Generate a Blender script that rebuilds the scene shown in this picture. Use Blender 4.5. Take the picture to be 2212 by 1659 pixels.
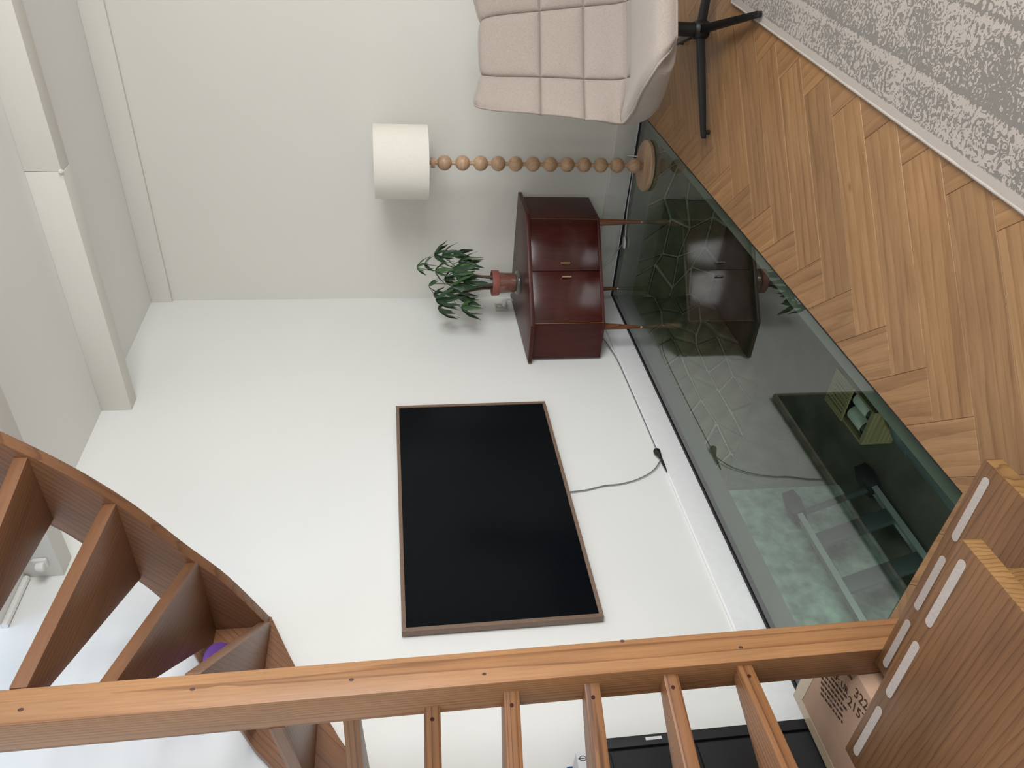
import bpy, bmesh, math, random
from mathutils import Vector, Matrix

random.seed(11)
for _o in list(bpy.data.objects):
    bpy.data.objects.remove(_o)
S = bpy.context.scene
COL = S.collection
R = math.radians

# ------------------------------------------------------------------ camera
YAW, PITCH, ROLL, FPX = 0.6478, -0.1498, -0.0282, 1651.86
CAM = Vector((2.7151, -4.6010, 1.5308))
_f = Vector((-math.sin(YAW) * math.cos(PITCH), math.cos(YAW) * math.cos(PITCH), math.sin(PITCH)))
_r0 = Vector((math.cos(YAW), math.sin(YAW), 0))
_u0 = _r0.cross(_f)
_r = _r0 * math.cos(ROLL) + _u0 * math.sin(ROLL)
_u = -_r0 * math.sin(ROLL) + _u0 * math.cos(ROLL)
cam_data = bpy.data.cameras.new('camera')
cam_data.sensor_fit = 'HORIZONTAL'
cam_data.sensor_width = 36.0
cam_data.lens = FPX / 2212.0 * 36.0
cam_data.clip_start = 0.02
cam = bpy.data.objects.new('camera', cam_data)
COL.objects.link(cam)
# the phone was held upright, the picture is stored lying on its side: the place's "up" is picture-left
_X, _Y, _Z = -_u, _r, -_f
cam.matrix_world = Matrix(((_X.x, _Y.x, _Z.x, CAM.x), (_X.y, _Y.y, _Z.y, CAM.y), (_X.z, _Y.z, _Z.z, CAM.z), (0, 0, 0, 1)))
S.camera = cam

# ------------------------------------------------------------------ world, daylight, exposure
world = bpy.data.worlds.new('sky')
S.world = world
world.use_nodes = True
_bg = world.node_tree.nodes['Background']
_bg.inputs[0].default_value = (0.80, 0.88, 1.0, 1)
_bg.inputs[1].default_value = 0.9


def area(name, loc, direction, sx, sy, power, color):
    l = bpy.data.lights.new(name, 'AREA')
    l.shape = 'RECTANGLE'
    l.size, l.size_y = sx, sy
    l.energy = power
    l.color = color
    o = bpy.data.objects.new(name, l)
    COL.objects.link(o)
    o.location = loc
    o.rotation_euler = Vector(direction).to_track_quat('-Z', 'Y').to_euler()
    return o


# daylight through the garden windows of the right wall, the street window of the near wall and the stairwell skylight
area('daylight_right', (4.95, -3.25, 1.95), (-1, 0, -0.30), 2.6, 1.7, 166, (1.0, 0.995, 0.985))
area('daylight_near', (3.3, -6.95, 1.7), (0, 1, -0.05), 1.6, 1.7, 28, (1.0, 0.99, 0.97))
area('daylight_stairwell', (1.0, -3.6, 5.35), (0, 0, -1), 1.7, 1.9, 38, (0.50, 0.68, 1.0))
# unseen light added to brighten the cellar wall, round the corner under the stairs
area('cellar_fill', (0.62, -3.75, -0.30), (-0.38, 1, -0.10), 0.25, 0.25, 11.0, (0.90, 1.0, 0.96))

S.view_settings.view_transform = 'Standard'
S.view_settings.look = 'None'
S.view_settings.exposure = 0.06
S.view_settings.gamma = 1.0
S.view_settings.use_curve_mapping = False
S.cycles.use_denoising = True
S.cycles.max_bounces = 6
S.cycles.diffuse_bounces = 3
S.cycles.use_adaptive_sampling = True
S.cycles.adaptive_threshold = 0.04
S.cycles.glossy_bounces = 3
S.cycles.transparent_max_bounces = 8
S.cycles.caustics_reflective = False
S.cycles.caustics_refractive = False
S.cycles.sample_clamp_indirect = 6.0


# ------------------------------------------------------------------ materials
def srgb(r, g, b):
    def c(v):
        v /= 255.0
        return v / 12.92 if v <= 0.04045 else ((v + 0.055) / 1.055) ** 2.4
    return (c(r), c(g), c(b), 1.0)


MATS = {}


class NT:
    def __init__(self, name):
        self.m = bpy.data.materials.new(name)
        self.m.use_nodes = True
        self.t = self.m.node_tree
        self.b = self.t.nodes['Principled BSDF']
        MATS[name] = self.m

    def n(self, kind, **kw):
        nd = self.t.nodes.new(kind)
        for k, v in kw.items():
            setattr(nd, k, v)
        return nd

    def l(self, a, b):
        self.t.links.new(a, b)

    def ramp(self, fac, stops, interp='LINEAR'):
        r = self.n('ShaderNodeValToRGB')
        r.color_ramp.interpolation = interp
        el = r.color_ramp.elements
        while len(el) > 1:
            el.remove(el[-1])
        el[0].position, el[0].color = stops[0]
        for p, c in stops[1:]:
            e = el.new(p)
            e.color = c
        self.l(fac, r.inputs[0])
        return r.outputs[0]

    def math(self, op, a, b=None, c=None):
        m = self.n('ShaderNodeMath', operation=op)
        for i, v in enumerate((a, b, c)):
            if v is None:
                continue
            if isinstance(v, (int, float)):
                m.inputs[i].default_value = v
            else:
                self.l(v, m.inputs[i])
        return m.outputs[0]

    def mix(self, fac, a, b, blend='MIX'):
        m = self.n('ShaderNodeMix', data_type='RGBA', blend_type=blend)
        for sock, v in ((m.inputs[0], fac), (m.inputs[6], a), (m.inputs[7], b)):
            if isinstance(v, (int, float)):
                sock.default_value = v
            elif isinstance(v, tuple):
                sock.default_value = v
            else:
                self.l(v, sock)
        return m.outputs[2]

    def coords(self, scale=(1, 1, 1), rot=(0, 0, 0), src='Object', offset=None):
        tc = self.n('ShaderNodeTexCoord')
        v = tc.outputs[src]
        if offset is not None:
            oi = self.n('ShaderNodeObjectInfo')
            cx = self.n('ShaderNodeCombineXYZ')
            self.l(self.math('MULTIPLY', oi.outputs['Random'], offset[0]), cx.inputs[0])
            a = self.math('SUBTRACT', self.math('FRACT', self.math('MULTIPLY', oi.outputs['Random'], 17.31)), 0.5)
            self.l(self.math('MULTIPLY', a, offset[1]), cx.inputs[1])
            b = self.math('SUBTRACT', self.math('FRACT', self.math('MULTIPLY', oi.outputs['Random'], 71.7)), 0.5)
            self.l(self.math('MULTIPLY', b, offset[2]), cx.inputs[2])
            ad = self.n('ShaderNodeVectorMath', operation='ADD')
            self.l(v, ad.inputs[0])
            self.l(cx.outputs[0], ad.inputs[1])
            v = ad.outputs[0]
        mp = self.n('ShaderNodeMapping')
        mp.inputs['Scale'].default_value = scale
        mp.inputs['Rotation'].default_value = rot
        self.l(v, mp.inputs[0])
        return mp.outputs[0]

    def noise(self, vec, scale, detail=3, rough=0.5, distortion=0.0, out=0):
        nd = self.n('ShaderNodeTexNoise')
        nd.inputs['Scale'].default_value = scale
        nd.inputs['Detail'].default_value = detail
        nd.inputs['Roughness'].default_value = rough
        nd.inputs['Distortion'].default_value = distortion
        self.l(vec, nd.inputs['Vector'])
        return nd.outputs[out]

    def bump(self, h, strength=0.2, dist=0.002):
        b = self.n('ShaderNodeBump')
        b.inputs['Strength'].default_value = strength
        b.inputs['Distance'].default_value = dist
        self.l(h, b.inputs['Height'])
        self.l(b.outputs[0], self.b.inputs['Normal'])

    def set(self, **kw):
        names = {'color': 'Base Color', 'rough': 'Roughness', 'metal': 'Metallic', 'coat': 'Coat Weight',
                 'coat_rough': 'Coat Roughness', 'spec': 'Specular IOR Level', 'sheen': 'Sheen Weight'}
        for k, v in kw.items():
            s = self.b.inputs[names[k]]
            if isinstance(v, (int, float, tuple)):
                s.default_value = v
            else:
                self.l(v, s)
        return self.m


def plain(name, rgb, rough=0.6, metal=0.0, var=0.06, coat=0.0, nscale=30, bump=0.0, bdist=0.002):
    t = NT(name)
    c = srgb(*rgb)
    d = tuple(x * (1 - var * 2) for x in c[:3]) + (1,)
    v = t.coords()
    n = t.noise(v, nscale, 3)
    col = t.ramp(n, [(0.3, d), (0.7, c)])
    t.set(color=col, rough=rough, metal=metal, coat=coat)
    if bump:
        t.bump(t.noise(v, nscale, 5, 0.65), bump, bdist)
    return t.m


def plaster(name, rgb, grain=0.12):
    t = NT(name)
    c = srgb(*rgb)
    v = t.coords()
    big = t.noise(v, 0.9, 2)
    col = t.ramp(big, [(0.3, tuple(x * 0.97 for x in c[:3]) + (1,)), (0.7, c)])
    fine = t.noise(v, 140, 3, 0.6)
    mid = t.noise(v, 9, 2)
    h = t.math('ADD', t.math('MULTIPLY', fine, 0.5), mid)
    t.set(color=col, rough=0.85, spec=0.25)
    t.bump(h, grain, 0.002)
    return t.m


def wood(name, light, mid, dark, ring=22.0, stretch=0.10, fiber=0.45, rough=0.42, tone=0.25, knots=0.5,
         dist=2.0, coat=0.0, tilt=0.035, fscale=260, off=(9, 0.16, 0.10), ringmix=1.0):
    """grain runs along the object's local X"""
    t = NT(name)
    L, M, D = srgb(*light), srgb(*mid), srgb(*dark)
    v = t.coords(scale=(stretch, 1, 1), rot=(0, tilt * 0.6, tilt), offset=off)
    # knots push the year rings aside
    vk = t.coords(scale=(1.0, 2.2, 2.2), offset=(off[0], 3.0, 3.0))
    vo = t.n('ShaderNodeTexVoronoi')
    vo.inputs['Scale'].default_value = 2.3
    t.l(vk, vo.inputs['Vector'])
    kd = vo.outputs['Distance']
    kpush = t.ramp(kd, [(0.0, (1, 1, 1, 1)), (0.08, (0.35, 0.35, 0.35, 1)), (0.20, (0, 0, 0, 1))], 'EASE')
    warp = t.noise(v, 7.0, 2, out=1)
    wv = t.n('ShaderNodeVectorMath', operation='SCALE')
    t.l(warp, wv.inputs[0])
    wv.inputs['Scale'].default_value = 0.035
    ad = t.n('ShaderNodeVectorMath', operation='ADD')
    t.l(v, ad.inputs[0])
    t.l(wv.outputs[0], ad.inputs[1])
    cx = t.n('ShaderNodeCombineXYZ')
    t.l(t.math('MULTIPLY', kpush, 0.05 * knots), cx.inputs[1])
    ad2 = t.n('ShaderNodeVectorMath', operation='ADD')
    t.l(ad.outputs[0], ad2.inputs[0])
    t.l(cx.outputs[0], ad2.inputs[1])
    wa = t.n('ShaderNodeTexWave', wave_type='RINGS', rings_direction='X', wave_profile='SAW')
    wa.inputs['Scale'].default_value = ring
    wa.inputs['Distortion'].default_value = dist
    wa.inputs['Detail'].default_value = 2.0
    wa.inputs['Detail Scale'].default_value = 1.4
    t.l(ad2.outputs[0], wa.inputs['Vector'])
    rings = t.ramp(wa.outputs['Fac'], [(0.0, L), (0.55, L), (0.80, M), (0.93, D), (1.0, M)])
    base = t.mix(ringmix, M, rings) if ringmix < 1 else rings
    vf = t.coords(scale=(0.03, 1, 1), offset=off)
    fib = t.noise(vf, fscale, 3, 0.6)
    fr = t.ramp(fib, [(0.30, (1 - fiber, 1 - fiber, 1 - fiber, 1)), (0.62, (1, 1, 1, 1))])
    col = t.mix(1.0, base, fr, 'MULTIPLY')
    vt = t.coords(scale=(0.25, 1, 1), offset=off)
    tn = t.noise(vt, 9, 2)
    tr = t.ramp(tn, [(0.25, (1 - tone, 1 - tone, 1 - tone * 0.9, 1)), (0.75, (1, 1, 1, 1))])
    col = t.mix(1.0, col, tr, 'MULTIPLY')
    if knots > 0:
        km = t.ramp(kd, [(0.0, (1, 1, 1, 1)), (0.035, (0.85, 0.85, 0.85, 1)), (0.06, (0, 0, 0, 1))])
        km = t.math('MULTIPLY', km, min(1.0, knots * 1.3))
        col = t.mix(km, col, tuple(x * 0.45 for x in D[:3]) + (1,))
    t.set(color=col, rough=rough, coat=coat, coat_rough=0.15)
    t.bump(fib, 0.10, 0.001)
    return t.m


plaster('wall_white', (235, 236, 233))
plaster('wall_grey', (230, 228, 221))
plaster('ceiling_white', (242, 241, 238))
plain('skirting_grey', (222, 219, 212), 0.5, var=0.02)
plain('skirting_white', (240, 241, 242), 0.45, var=0.02)
plain('rubber_black', (13, 14, 15), 0.55)
plain('fascia_grey', (122, 119, 111), 0.7, nscale=8)
plain('concrete_teal', (150, 166, 158), 0.9, nscale=17, var=0.28, bump=0.5, bdist=0.01)
plain('concrete_dark', (92, 88, 77), 0.95, nscale=5, var=0.25, bump=0.1)
plain('rubble_plaster', (112, 112, 104), 0.95, nscale=7, var=0.28, bump=0.8, bdist=0.03)
plain('stone', (128, 122, 100), 0.95, nscale=10, var=0.25, bump=0.4, bdist=0.015)
plain('mortar', (186, 192, 182), 0.95, nscale=20, var=0.15)
plain('black_metal', (17, 17, 18), 0.45, nscale=90)
plain('black_panel', (33, 34, 37), 0.6, nscale=120)
plain('black_gap', (13, 15, 22), 0.6)
plain('aluminium', (146, 152, 150), 0.4, 0.3, nscale=60)
plain('grey_plastic', (84, 92, 92), 0.5)
plain('rung_grey', (58, 64, 65), 0.5)
plain('white_plastic', (228, 227, 222), 0.4, var=0.02)
plain('socket_plastic', (206, 200, 190), 0.4, var=0.02)
plain('cord_grey', (120, 122, 124), 0.5)
plain('cord_white', (225, 226, 224), 0.4, var=0.02)
plain('brass', (196, 170, 126), 0.35, 0.6)
plain('terracotta_plastic', (150, 88, 78), 0.5)
plain('soil', (38, 30, 25), 0.95, bump=0.8)
plain('stem_brown', (84, 72, 60), 0.8)
plain('stem_green', (66, 92, 52), 0.6)
plain('linen_white', (236, 232, 221), 0.9, var=0.03, nscale=160, bump=0.15)
plain('knot_dark', (84, 56, 40), 0.6, var=0.2, nscale=300)
plain('antislip', (176, 164, 154), 0.75, var=0.08, nscale=240)
plain('purple', (112, 72, 160), 0.6)
plain('cardboard', (196, 162, 138), 0.85, var=0.04, nscale=18)
plain('packing_tape', (205, 186, 160), 0.15, var=0.05, coat=0.6)
plain('print_dark', (70, 52, 46), 0.9)
plain('print_grey', (70, 74, 80), 0.9)
plain('paper_white', (232, 236, 240), 0.55, var=0.02)
plain('blue_card', (38, 78, 138), 0.5)
plain('dark_tv_edge', (20, 20, 22), 0.5)
plain('tv_bezel', (126, 104, 88), 0.5, nscale=50)
plain('bottle_dark', (18, 24, 18), 0.15)
plain('bottle_label', (196, 200, 192), 0.7, nscale=40)
plain('pine_raw', (176, 160, 116), 0.7, nscale=25)
plain('rug_binding', (180, 171, 160), 0.95, nscale=200)
plain('window_frame', (236, 236, 232), 0.4, var=0.02)
plain('plaster_chip', (228, 224, 216), 0.85)

t = NT('tv_screen')
t.set(color=srgb(7, 12, 17), rough=0.16, spec=0.12)
_n = t.noise(t.coords(), 3, 1)
t.set(rough=t.ramp(_n, [(0.3, (0.15, 0.15, 0.15, 1)), (0.7, (0.18, 0.18, 0.18, 1))]))

# stair pine, aged orange
wood('pine', (188, 141, 97), (171, 122, 80), (114, 75, 48), ring=36, stretch=0.022, fiber=0.20, rough=0.42, tone=0.22, knots=0.5, ringmix=0.6)
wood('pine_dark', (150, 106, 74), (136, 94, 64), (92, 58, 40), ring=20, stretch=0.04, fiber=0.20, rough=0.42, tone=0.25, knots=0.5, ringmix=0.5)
wood('pine_rung', (160, 112, 72), (142, 95, 58), (86, 53, 32), ring=30, stretch=0.03, fiber=0.22, rough=0.42, tone=0.22, knots=0.7, ringmix=0.75)
wood('pine_tread', (136, 97, 62), (122, 84, 52), (76, 48, 28), ring=20, stretch=0.085, fiber=0.22, rough=0.38, tone=0.34, knots=1.0, coat=0.05, ringmix=0.5, dist=4.5, tilt=0.35)
wood('pine_end', (158, 120, 74), (146, 108, 64), (118, 84, 48), ring=30, stretch=0.9, fiber=0.2, rough=0.5, knots=0.0)
wood('mahogany', (86, 36, 29), (76, 31, 26), (52, 21, 18), ring=6, stretch=0.25, fiber=0.18, rough=0.36, tone=0.38, knots=0.0, coat=0.0, dist=9, ringmix=0.35)
wood('mahogany_gloss', (82, 34, 28), (72, 29, 25), (50, 20, 17), ring=6, stretch=0.25, fiber=0.18, rough=0.15, tone=0.38, knots=0.0, dist=9, ringmix=0.35)
MATS['mahogany'].node_tree.nodes['Principled BSDF'].inputs['Specular IOR Level'].default_value = 0.28
wood('teak_leg', (128, 78, 46), (112, 66, 40), (80, 44, 28), ring=14, stretch=0.2, fiber=0.3, rough=0.4, knots=0.0)
wood('beech', (222, 188, 152), (208, 170, 134), (178, 132, 96), ring=14, stretch=0.4, fiber=0.22, rough=0.38, tone=0.28, knots=0.0, off=(9, 0.6, 0.6), dist=3, ringmix=0.3)
wood('winebox_pine', (150, 136, 96), (138, 124, 86), (110, 98, 66), ring=20, stretch=0.1, fiber=0.2, rough=0.6, knots=0.0)


def oak_floor():
    t = NT('oak_plank')
    oi = t.n('ShaderNodeObjectInfo')
    v = t.coords(scale=(0.16, 1, 1), rot=(0, 0, 0.02), offset=(11, 1.0, 0.2))
    n1 = t.noise(v, 13, 4, 0.62, 0.9)
    col = t.ramp(n1, [(0.22, srgb(122, 86, 56)), (0.45, srgb(150, 110, 73)), (0.62, srgb(164, 123, 83)), (0.85, srgb(176, 136, 94))])
    vf = t.coords(scale=(0.025, 1, 1), offset=(11, 1.0, 0.2))
    fib = t.noise(vf, 210, 4, 0.65)
    col = t.mix(1.0, col, t.ramp(fib, [(0.28, (0.72, 0.68, 0.63, 1)), (0.55, (1, 1, 1, 1))]), 'MULTIPLY')
    # cathedral bands
    wa = t.n('ShaderNodeTexWave', wave_type='BANDS', bands_direction='Y', wave_profile='SAW')
    wa.inputs['Scale'].default_value = 7
    wa.inputs['Distortion'].default_value = 5.5
    wa.inputs['Detail'].default_value = 3
    wa.inputs['Detail Scale'].default_value = 1.2
    t.l(v, wa.inputs['Vector'])
    col = t.mix(0.30, col, t.ramp(wa.outputs['Fac'], [(0.0, srgb(172, 132, 90)), (0.7, srgb(150, 110, 72)), (1.0, srgb(112, 76, 46))]))
    # knots
    vk = t.coords(scale=(1.0, 2.0, 1), offset=(31, 9.0, 0.0))
    vo = t.n('ShaderNodeTexVoronoi')
    vo.inputs['Scale'].default_value = 2.4
    t.l(vk, vo.inputs['Vector'])
    km = t.ramp(vo.outputs['Distance'], [(0.0, (1, 1, 1, 1)), (0.02, (0.7, 0.7, 0.7, 1)), (0.06, (0, 0, 0, 1))])
    col = t.mix(t.math('MULTIPLY', km, 0.75), col, srgb(92, 58, 34))
    rv = t.ramp(oi.outputs['Random'], [(0.0, (0.76, 0.78, 0.80, 1)), (0.4, (0.90, 0.92, 0.94, 1)), (0.75, (0.98, 0.99, 0.95, 1)), (1.0, (0.86, 0.90, 0.95, 1))])
    col = t.mix(1.0, col, rv, 'MULTIPLY')
    t.set(color=col, rough=0.42, spec=0.4)
    t.bump(fib, 0.10, 0.001)


oak_floor()


def fabric(name, rgb):
    t = NT(name)
    c = srgb(*rgb)
    v = t.coords()
    vs = t.coords(scale=(1, 1, 0.35))
    a = t.noise(vs, 420, 2, 0.7)
    b = t.noise(v, 900, 2, 0.7)
    k = t.math('ADD', t.math('MULTIPLY', a, 0.6), t.math('MULTIPLY', b, 0.4))
    col = t.ramp(k, [(0.32, tuple(x * 0.72 for x in c[:3]) + (1,)), (0.52, c), (0.7, tuple(min(1, x * 1.14) for x in c[:3]) + (1,))])
    t.set(color=col, rough=0.95, sheen=0.25, spec=0.2)
    t.bump(k, 0.45, 0.002)


fabric('boucle', (172, 160, 150))


def rug_mat():
    t = NT('rug_pile')
    tc = t.n('ShaderNodeTexCoord')
    v = tc.outputs['Object']
    sp = t.n('ShaderNodeSeparateXYZ')
    t.l(v, sp.inputs[0])
    X = sp.outputs[0]                      # distance from the long edge
    Y = sp.outputs[1]
    wn = t.noise(v, 14, 2, out=1)
    sc = t.n('ShaderNodeVectorMath', operation='SCALE')
    t.l(wn, sc.inputs[0])
    sc.inputs['Scale'].default_value = 0.035
    ad = t.n('ShaderNodeVectorMath', operation='ADD')
    t.l(v, ad.inputs[0])
    t.l(sc.outputs[0], ad.inputs[1])
    # arabesque ornament: nested cell rings
    vo = t.n('ShaderNodeTexVoronoi', feature='F1')
    vo.inputs['Scale'].default_value = 17
    t.l(ad.outputs[0], vo.inputs['Vector'])
    rings = t.math('SINE', t.math('MULTIPLY', vo.outputs['Distance'], 26.0))
    vo2 = t.n('ShaderNodeTexVoronoi', feature='F1')
    vo2.inputs['Scale'].default_value = 62
    t.l(ad.outputs[0], vo2.inputs['Vector'])
    small = t.math('SINE', t.math('MULTIPLY', vo2.outputs['Distance'], 13.0))
    orn = t.math('ADD', t.math('MULTIPLY', rings, 0.55), t.math('MULTIPLY', small, 0.6))
    # border bands along the edge
    vb = t.n('ShaderNodeCombineXYZ')
    t.l(X, vb.inputs[0])
    band = t.ramp(t.math('MULTIPLY', X, 0.5), [(0.0, (0, 0, 0, 1)), (0.013, (0, 0, 0, 1)), (0.015, (0.75, 0.75, 0.75, 1)), (0.022, (0.4, 0.4, 0.4, 1)), (0.028, (0.58, 0.58, 0.58, 1)), (0.062, (0.6, 0.6, 0.6, 1)), (0.066, (0.36, 0.36, 0.36, 1)), (0.074, (0.36, 0.36, 0.36, 1)), (0.078, (0.95, 0.95, 0.95, 1)), (0.086, (0.7, 0.7, 0.7, 1)), (0.135, (0.6, 0.6, 0.6, 1)), (0.16, (0.55, 0.55, 0.55, 1)), (0.164, (0.34, 0.34, 0.34, 1)), (0.17, (0.34, 0.34, 0.34, 1)), (0.174, (0.9, 0.9, 0.9, 1)), (0.182, (0.42, 0.42, 0.42, 1)), (0.24, (0.36, 0.36, 0.36, 1)), (0.34, (0.28, 0.28, 0.28, 1)), (0.5, (0.4, 0.4, 0.4, 1)), (1.0, (0.4, 0.4, 0.4, 1))])
    # saw-tooth guard stripes
    tooth = t.math('PINGPONG', t.math('MULTIPLY', Y, 1.0), 0.012)
    wear = t.noise(v, 3.2, 3, 0.6)
    wear2 = t.noise(v, 26, 4, 0.7)
    wr = t.math('ADD', t.math('MULTIPLY', wear, 1.5), t.math('MULTIPLY', wear2, 0.9))
    k = t.math('ADD', t.math('MULTIPLY', orn, 0.34), t.math('MULTIPLY', t.math('SUBTRACT', band, 0.5), 1.1))
    k = t.math('ADD', k, t.math('MULTIPLY', t.math('SUBTRACT', tooth, 0.006), 14.0))
    k = t.math('ADD', k, t.math('MULTIPLY', t.math('SUBTRACT', wr, 1.2), 0.85))
    mask = t.ramp(k, [(0.04, (0, 0, 0, 1)), (0.12, (1, 1, 1, 1))])
    edge = t.ramp(X, [(0.026, (0, 0, 0, 1)), (0.030, (1, 1, 1, 1))])
    mask = t.math('MULTIPLY', mask, edge)
    fz = t.noise(v, 600, 2, 0.7)
    light = t.ramp(fz, [(0.3, srgb(150, 140, 131)), (0.7, srgb(178, 167, 156))])
    darkc = t.ramp(fz, [(0.3, srgb(104, 99, 92)), (0.7, srgb(128, 122, 114))])
    col = t.mix(mask, light, darkc)
    t.set(color=col, rough=1.0, spec=0.1, sheen=0.2)
    h = t.math('SUBTRACT', t.math('MULTIPLY', fz, 0.4), t.math('MULTIPLY', mask, 0.6))
    t.bump(h, 0.5, 0.003)


rug_mat()


def leaf_mat():
    t = NT('leaf_green')
    oi = t.n('ShaderNodeObjectInfo')
    v = t.coords()
    n = t.noise(v, 40, 2)
    a = t.ramp(oi.outputs['Random'], [(0.0, srgb(34, 56, 42)), (0.6, srgb(44, 70, 46)), (0.88, srgb(60, 92, 52)), (1.0, srgb(92, 126, 68))])
    col = t.mix(0.25, a, t.ramp(n, [(0.3, srgb(30, 56, 38)), (0.7, srgb(70, 104, 62))]))
    t.set(color=col, rough=0.42, spec=0.45)


leaf_mat()


def pane(name, tint, ior=1.5, rough=0.0, haze=0.0):
    """flat architectural glass: straight-through transmission, Fresnel reflection"""
    t = NT(name)
    t.t.nodes.remove(t.b)
    out = [n for n in t.t.nodes if n.type == 'OUTPUT_MATERIAL'][0]
    tr = t.n('ShaderNodeBsdfTransparent')
    tr.inputs[0].default_value = tint
    gl = t.n('ShaderNodeBsdfGlossy')
    gl.inputs['Roughness'].default_value = rough
    gl.inputs['Color'].default_value = (1, 1, 1, 1)
    fr = t.n('ShaderNodeFresnel')
    fr.inputs['IOR'].default_value = ior
    nz = t.noise(t.coords(), 2.0, 2)
    body = tr.outputs[0]
    if haze > 0:
        df = t.n('ShaderNodeBsdfDiffuse')
        df.inputs[0].default_value = (0.55, 0.62, 0.56, 1)
        mh = t.n('ShaderNodeMixShader')
        hz = t.ramp(nz, [(0.35, (haze * 0.7,) * 3 + (1,)), (0.7, (haze * 1.3,) * 3 + (1,))])
        t.l(hz, mh.inputs[0])
        t.l(tr.outputs[0], mh.inputs[1])
        t.l(df.outputs[0], mh.inputs[2])
        body = mh.outputs[0]
    mx = t.n('ShaderNodeMixShader')
    geo = t.n('ShaderNodeNewGeometry')               # both faces of the slab reflect together, on the way in
    back = t.math('SUBTRACT', 1.0, geo.outputs['Backfacing'])
    one = t.math('MULTIPLY', fr.outputs[0], back)
    two = t.math('MULTIPLY', t.math('DIVIDE', t.math('MULTIPLY', one, 2.0), t.math('ADD', one, 1.0)), 0.84)
    t.l(two, mx.inputs[0])
    t.l(body, mx.inputs[1])
    t.l(gl.outputs[0], mx.inputs[2])
    t.l(mx.outputs[0], out.inputs['Surface'])


pane('floor_glass', (0.80, 0.875, 0.83, 1), 1.52, 0.004, haze=0.0)
pane('clear_glass', (0.90, 0.94, 0.92, 1), 1.45, 0.0)
pane('window_glass', (0.97, 0.98, 0.97, 1), 1.5, 0.0)

# ------------------------------------------------------------------ mesh helpers
WM = {}          # world matrices of the objects built so far


class MB:
    def __init__(self):
        self.v, self.f = [], []

    def add(self, verts, faces):
        k = len(self.v)
        self.v += [Vector(p) for p in verts]
        self.f += [tuple(i + k for i in f) for f in faces]
        return self

    def box(self, a, b):
        x0, y0, z0 = (min(a[i], b[i]) for i in range(3))
        x1, y1, z1 = (max(a[i], b[i]) for i in range(3))
        return self.add([(x0, y0, z0), (x1, y0, z0), (x1, y1, z0), (x0, y1, z0), (x0, y0, z1), (x1, y0, z1), (x1, y1, z1), (x0, y1, z1)],
                        [(0, 3, 2, 1), (4, 5, 6, 7), (0, 1, 5, 4), (1, 2, 6, 5), (2, 3, 7, 6), (3, 0, 4, 7)])

    def prism(self, poly, z0, z1, axis='z'):
        """poly: 2-D outline; axis z -> (x,y), axis y -> (x,z), axis x -> (y,z)"""
        def P(p, h):
            return {'z': (p[0], p[1], h), 'y': (p[0], h, p[1]), 'x': (h, p[0], p[1])}[axis]
        n = len(poly)
        vs = [P(p, z0) for p in poly] + [P(p, z1) for p in poly]
        fs = [tuple(range(n - 1, -1, -1)), tuple(range(n, 2 * n))]
        fs += [(i, (i + 1) % n, n + (i + 1) % n, n + i) for i in range(n)]
        return self.add(vs, fs)

    def tube(self, path, r, n=8, closed=False, caps=True):
        path = [Vector(p) for p in path]
        m = len(path)
        rs = r if isinstance(r, (list, tuple)) else [r] * m
        rings = []
        up = None
        for i, p in enumerate(path):
            a = path[(i - 1) % m] if (closed or i > 0) else p
            b = path[(i + 1) % m] if (closed or i < m - 1) else p
            d = (b - a).normalized()
            if up is None:
                up = Vector((0, 0, 1)) if abs(d.z) < 0.9 else Vector((1, 0, 0))
            s = d.cross(up)
            if s.length < 1e-6:
                s = d.orthogonal()
            s.normalize()
            up = s.cross(d).normalized()
            rings.append([p + (s * math.cos(2 * math.pi * k / n) + up * math.sin(2 * math.pi * k / n)) * rs[i] for k in range(n)])
        vs = [q for ring in rings for q in ring]
        fs = []
        for i in range(m if closed else m - 1):
            j = (i + 1) % m
            for k in range(n):
                fs.append((i * n + k, i * n + (k + 1) % n, j * n + (k + 1) % n, j * n + k))
        if caps and not closed:
            fs.append(tuple(range(n - 1, -1, -1)))
            fs.append(tuple((m - 1) * n + k for k in range(n)))
        return self.add(vs, fs)

    def lathe(self, prof, c=(0, 0, 0), n=24, close=True):
        vs, fs = [], []
        for r, z in prof:
            for k in range(n):
                a = 2 * math.pi * k / n
                vs.append((c[0] + r * math.cos(a), c[1] + r * math.sin(a), c[2] + z))
        m = len(prof)
        for i in range(m - 1):
            for k in range(n):
                fs.append((i * n + k, i * n + (k + 1) % n, (i + 1) * n + (k + 1) % n, (i + 1) * n + k))
        if close:
            fs.append(tuple(range(n - 1, -1, -1)))
            fs.append(tuple((m - 1) * n + k for k in range(n)))
        return self.add(vs, fs)

    def cyl(self, a, b, r, r2=None, n=16):
        return self.tube([a, b], [r, r if r2 is None else r2], n)


def finish(o, parent, W):
    COL.objects.link(o)
    WM[o.name] = W.copy()
    if parent is not None:
        o.parent = parent
        o.matrix_basis = WM[parent.name].inverted() @ W
    else:
        o.matrix_basis = W


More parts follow.
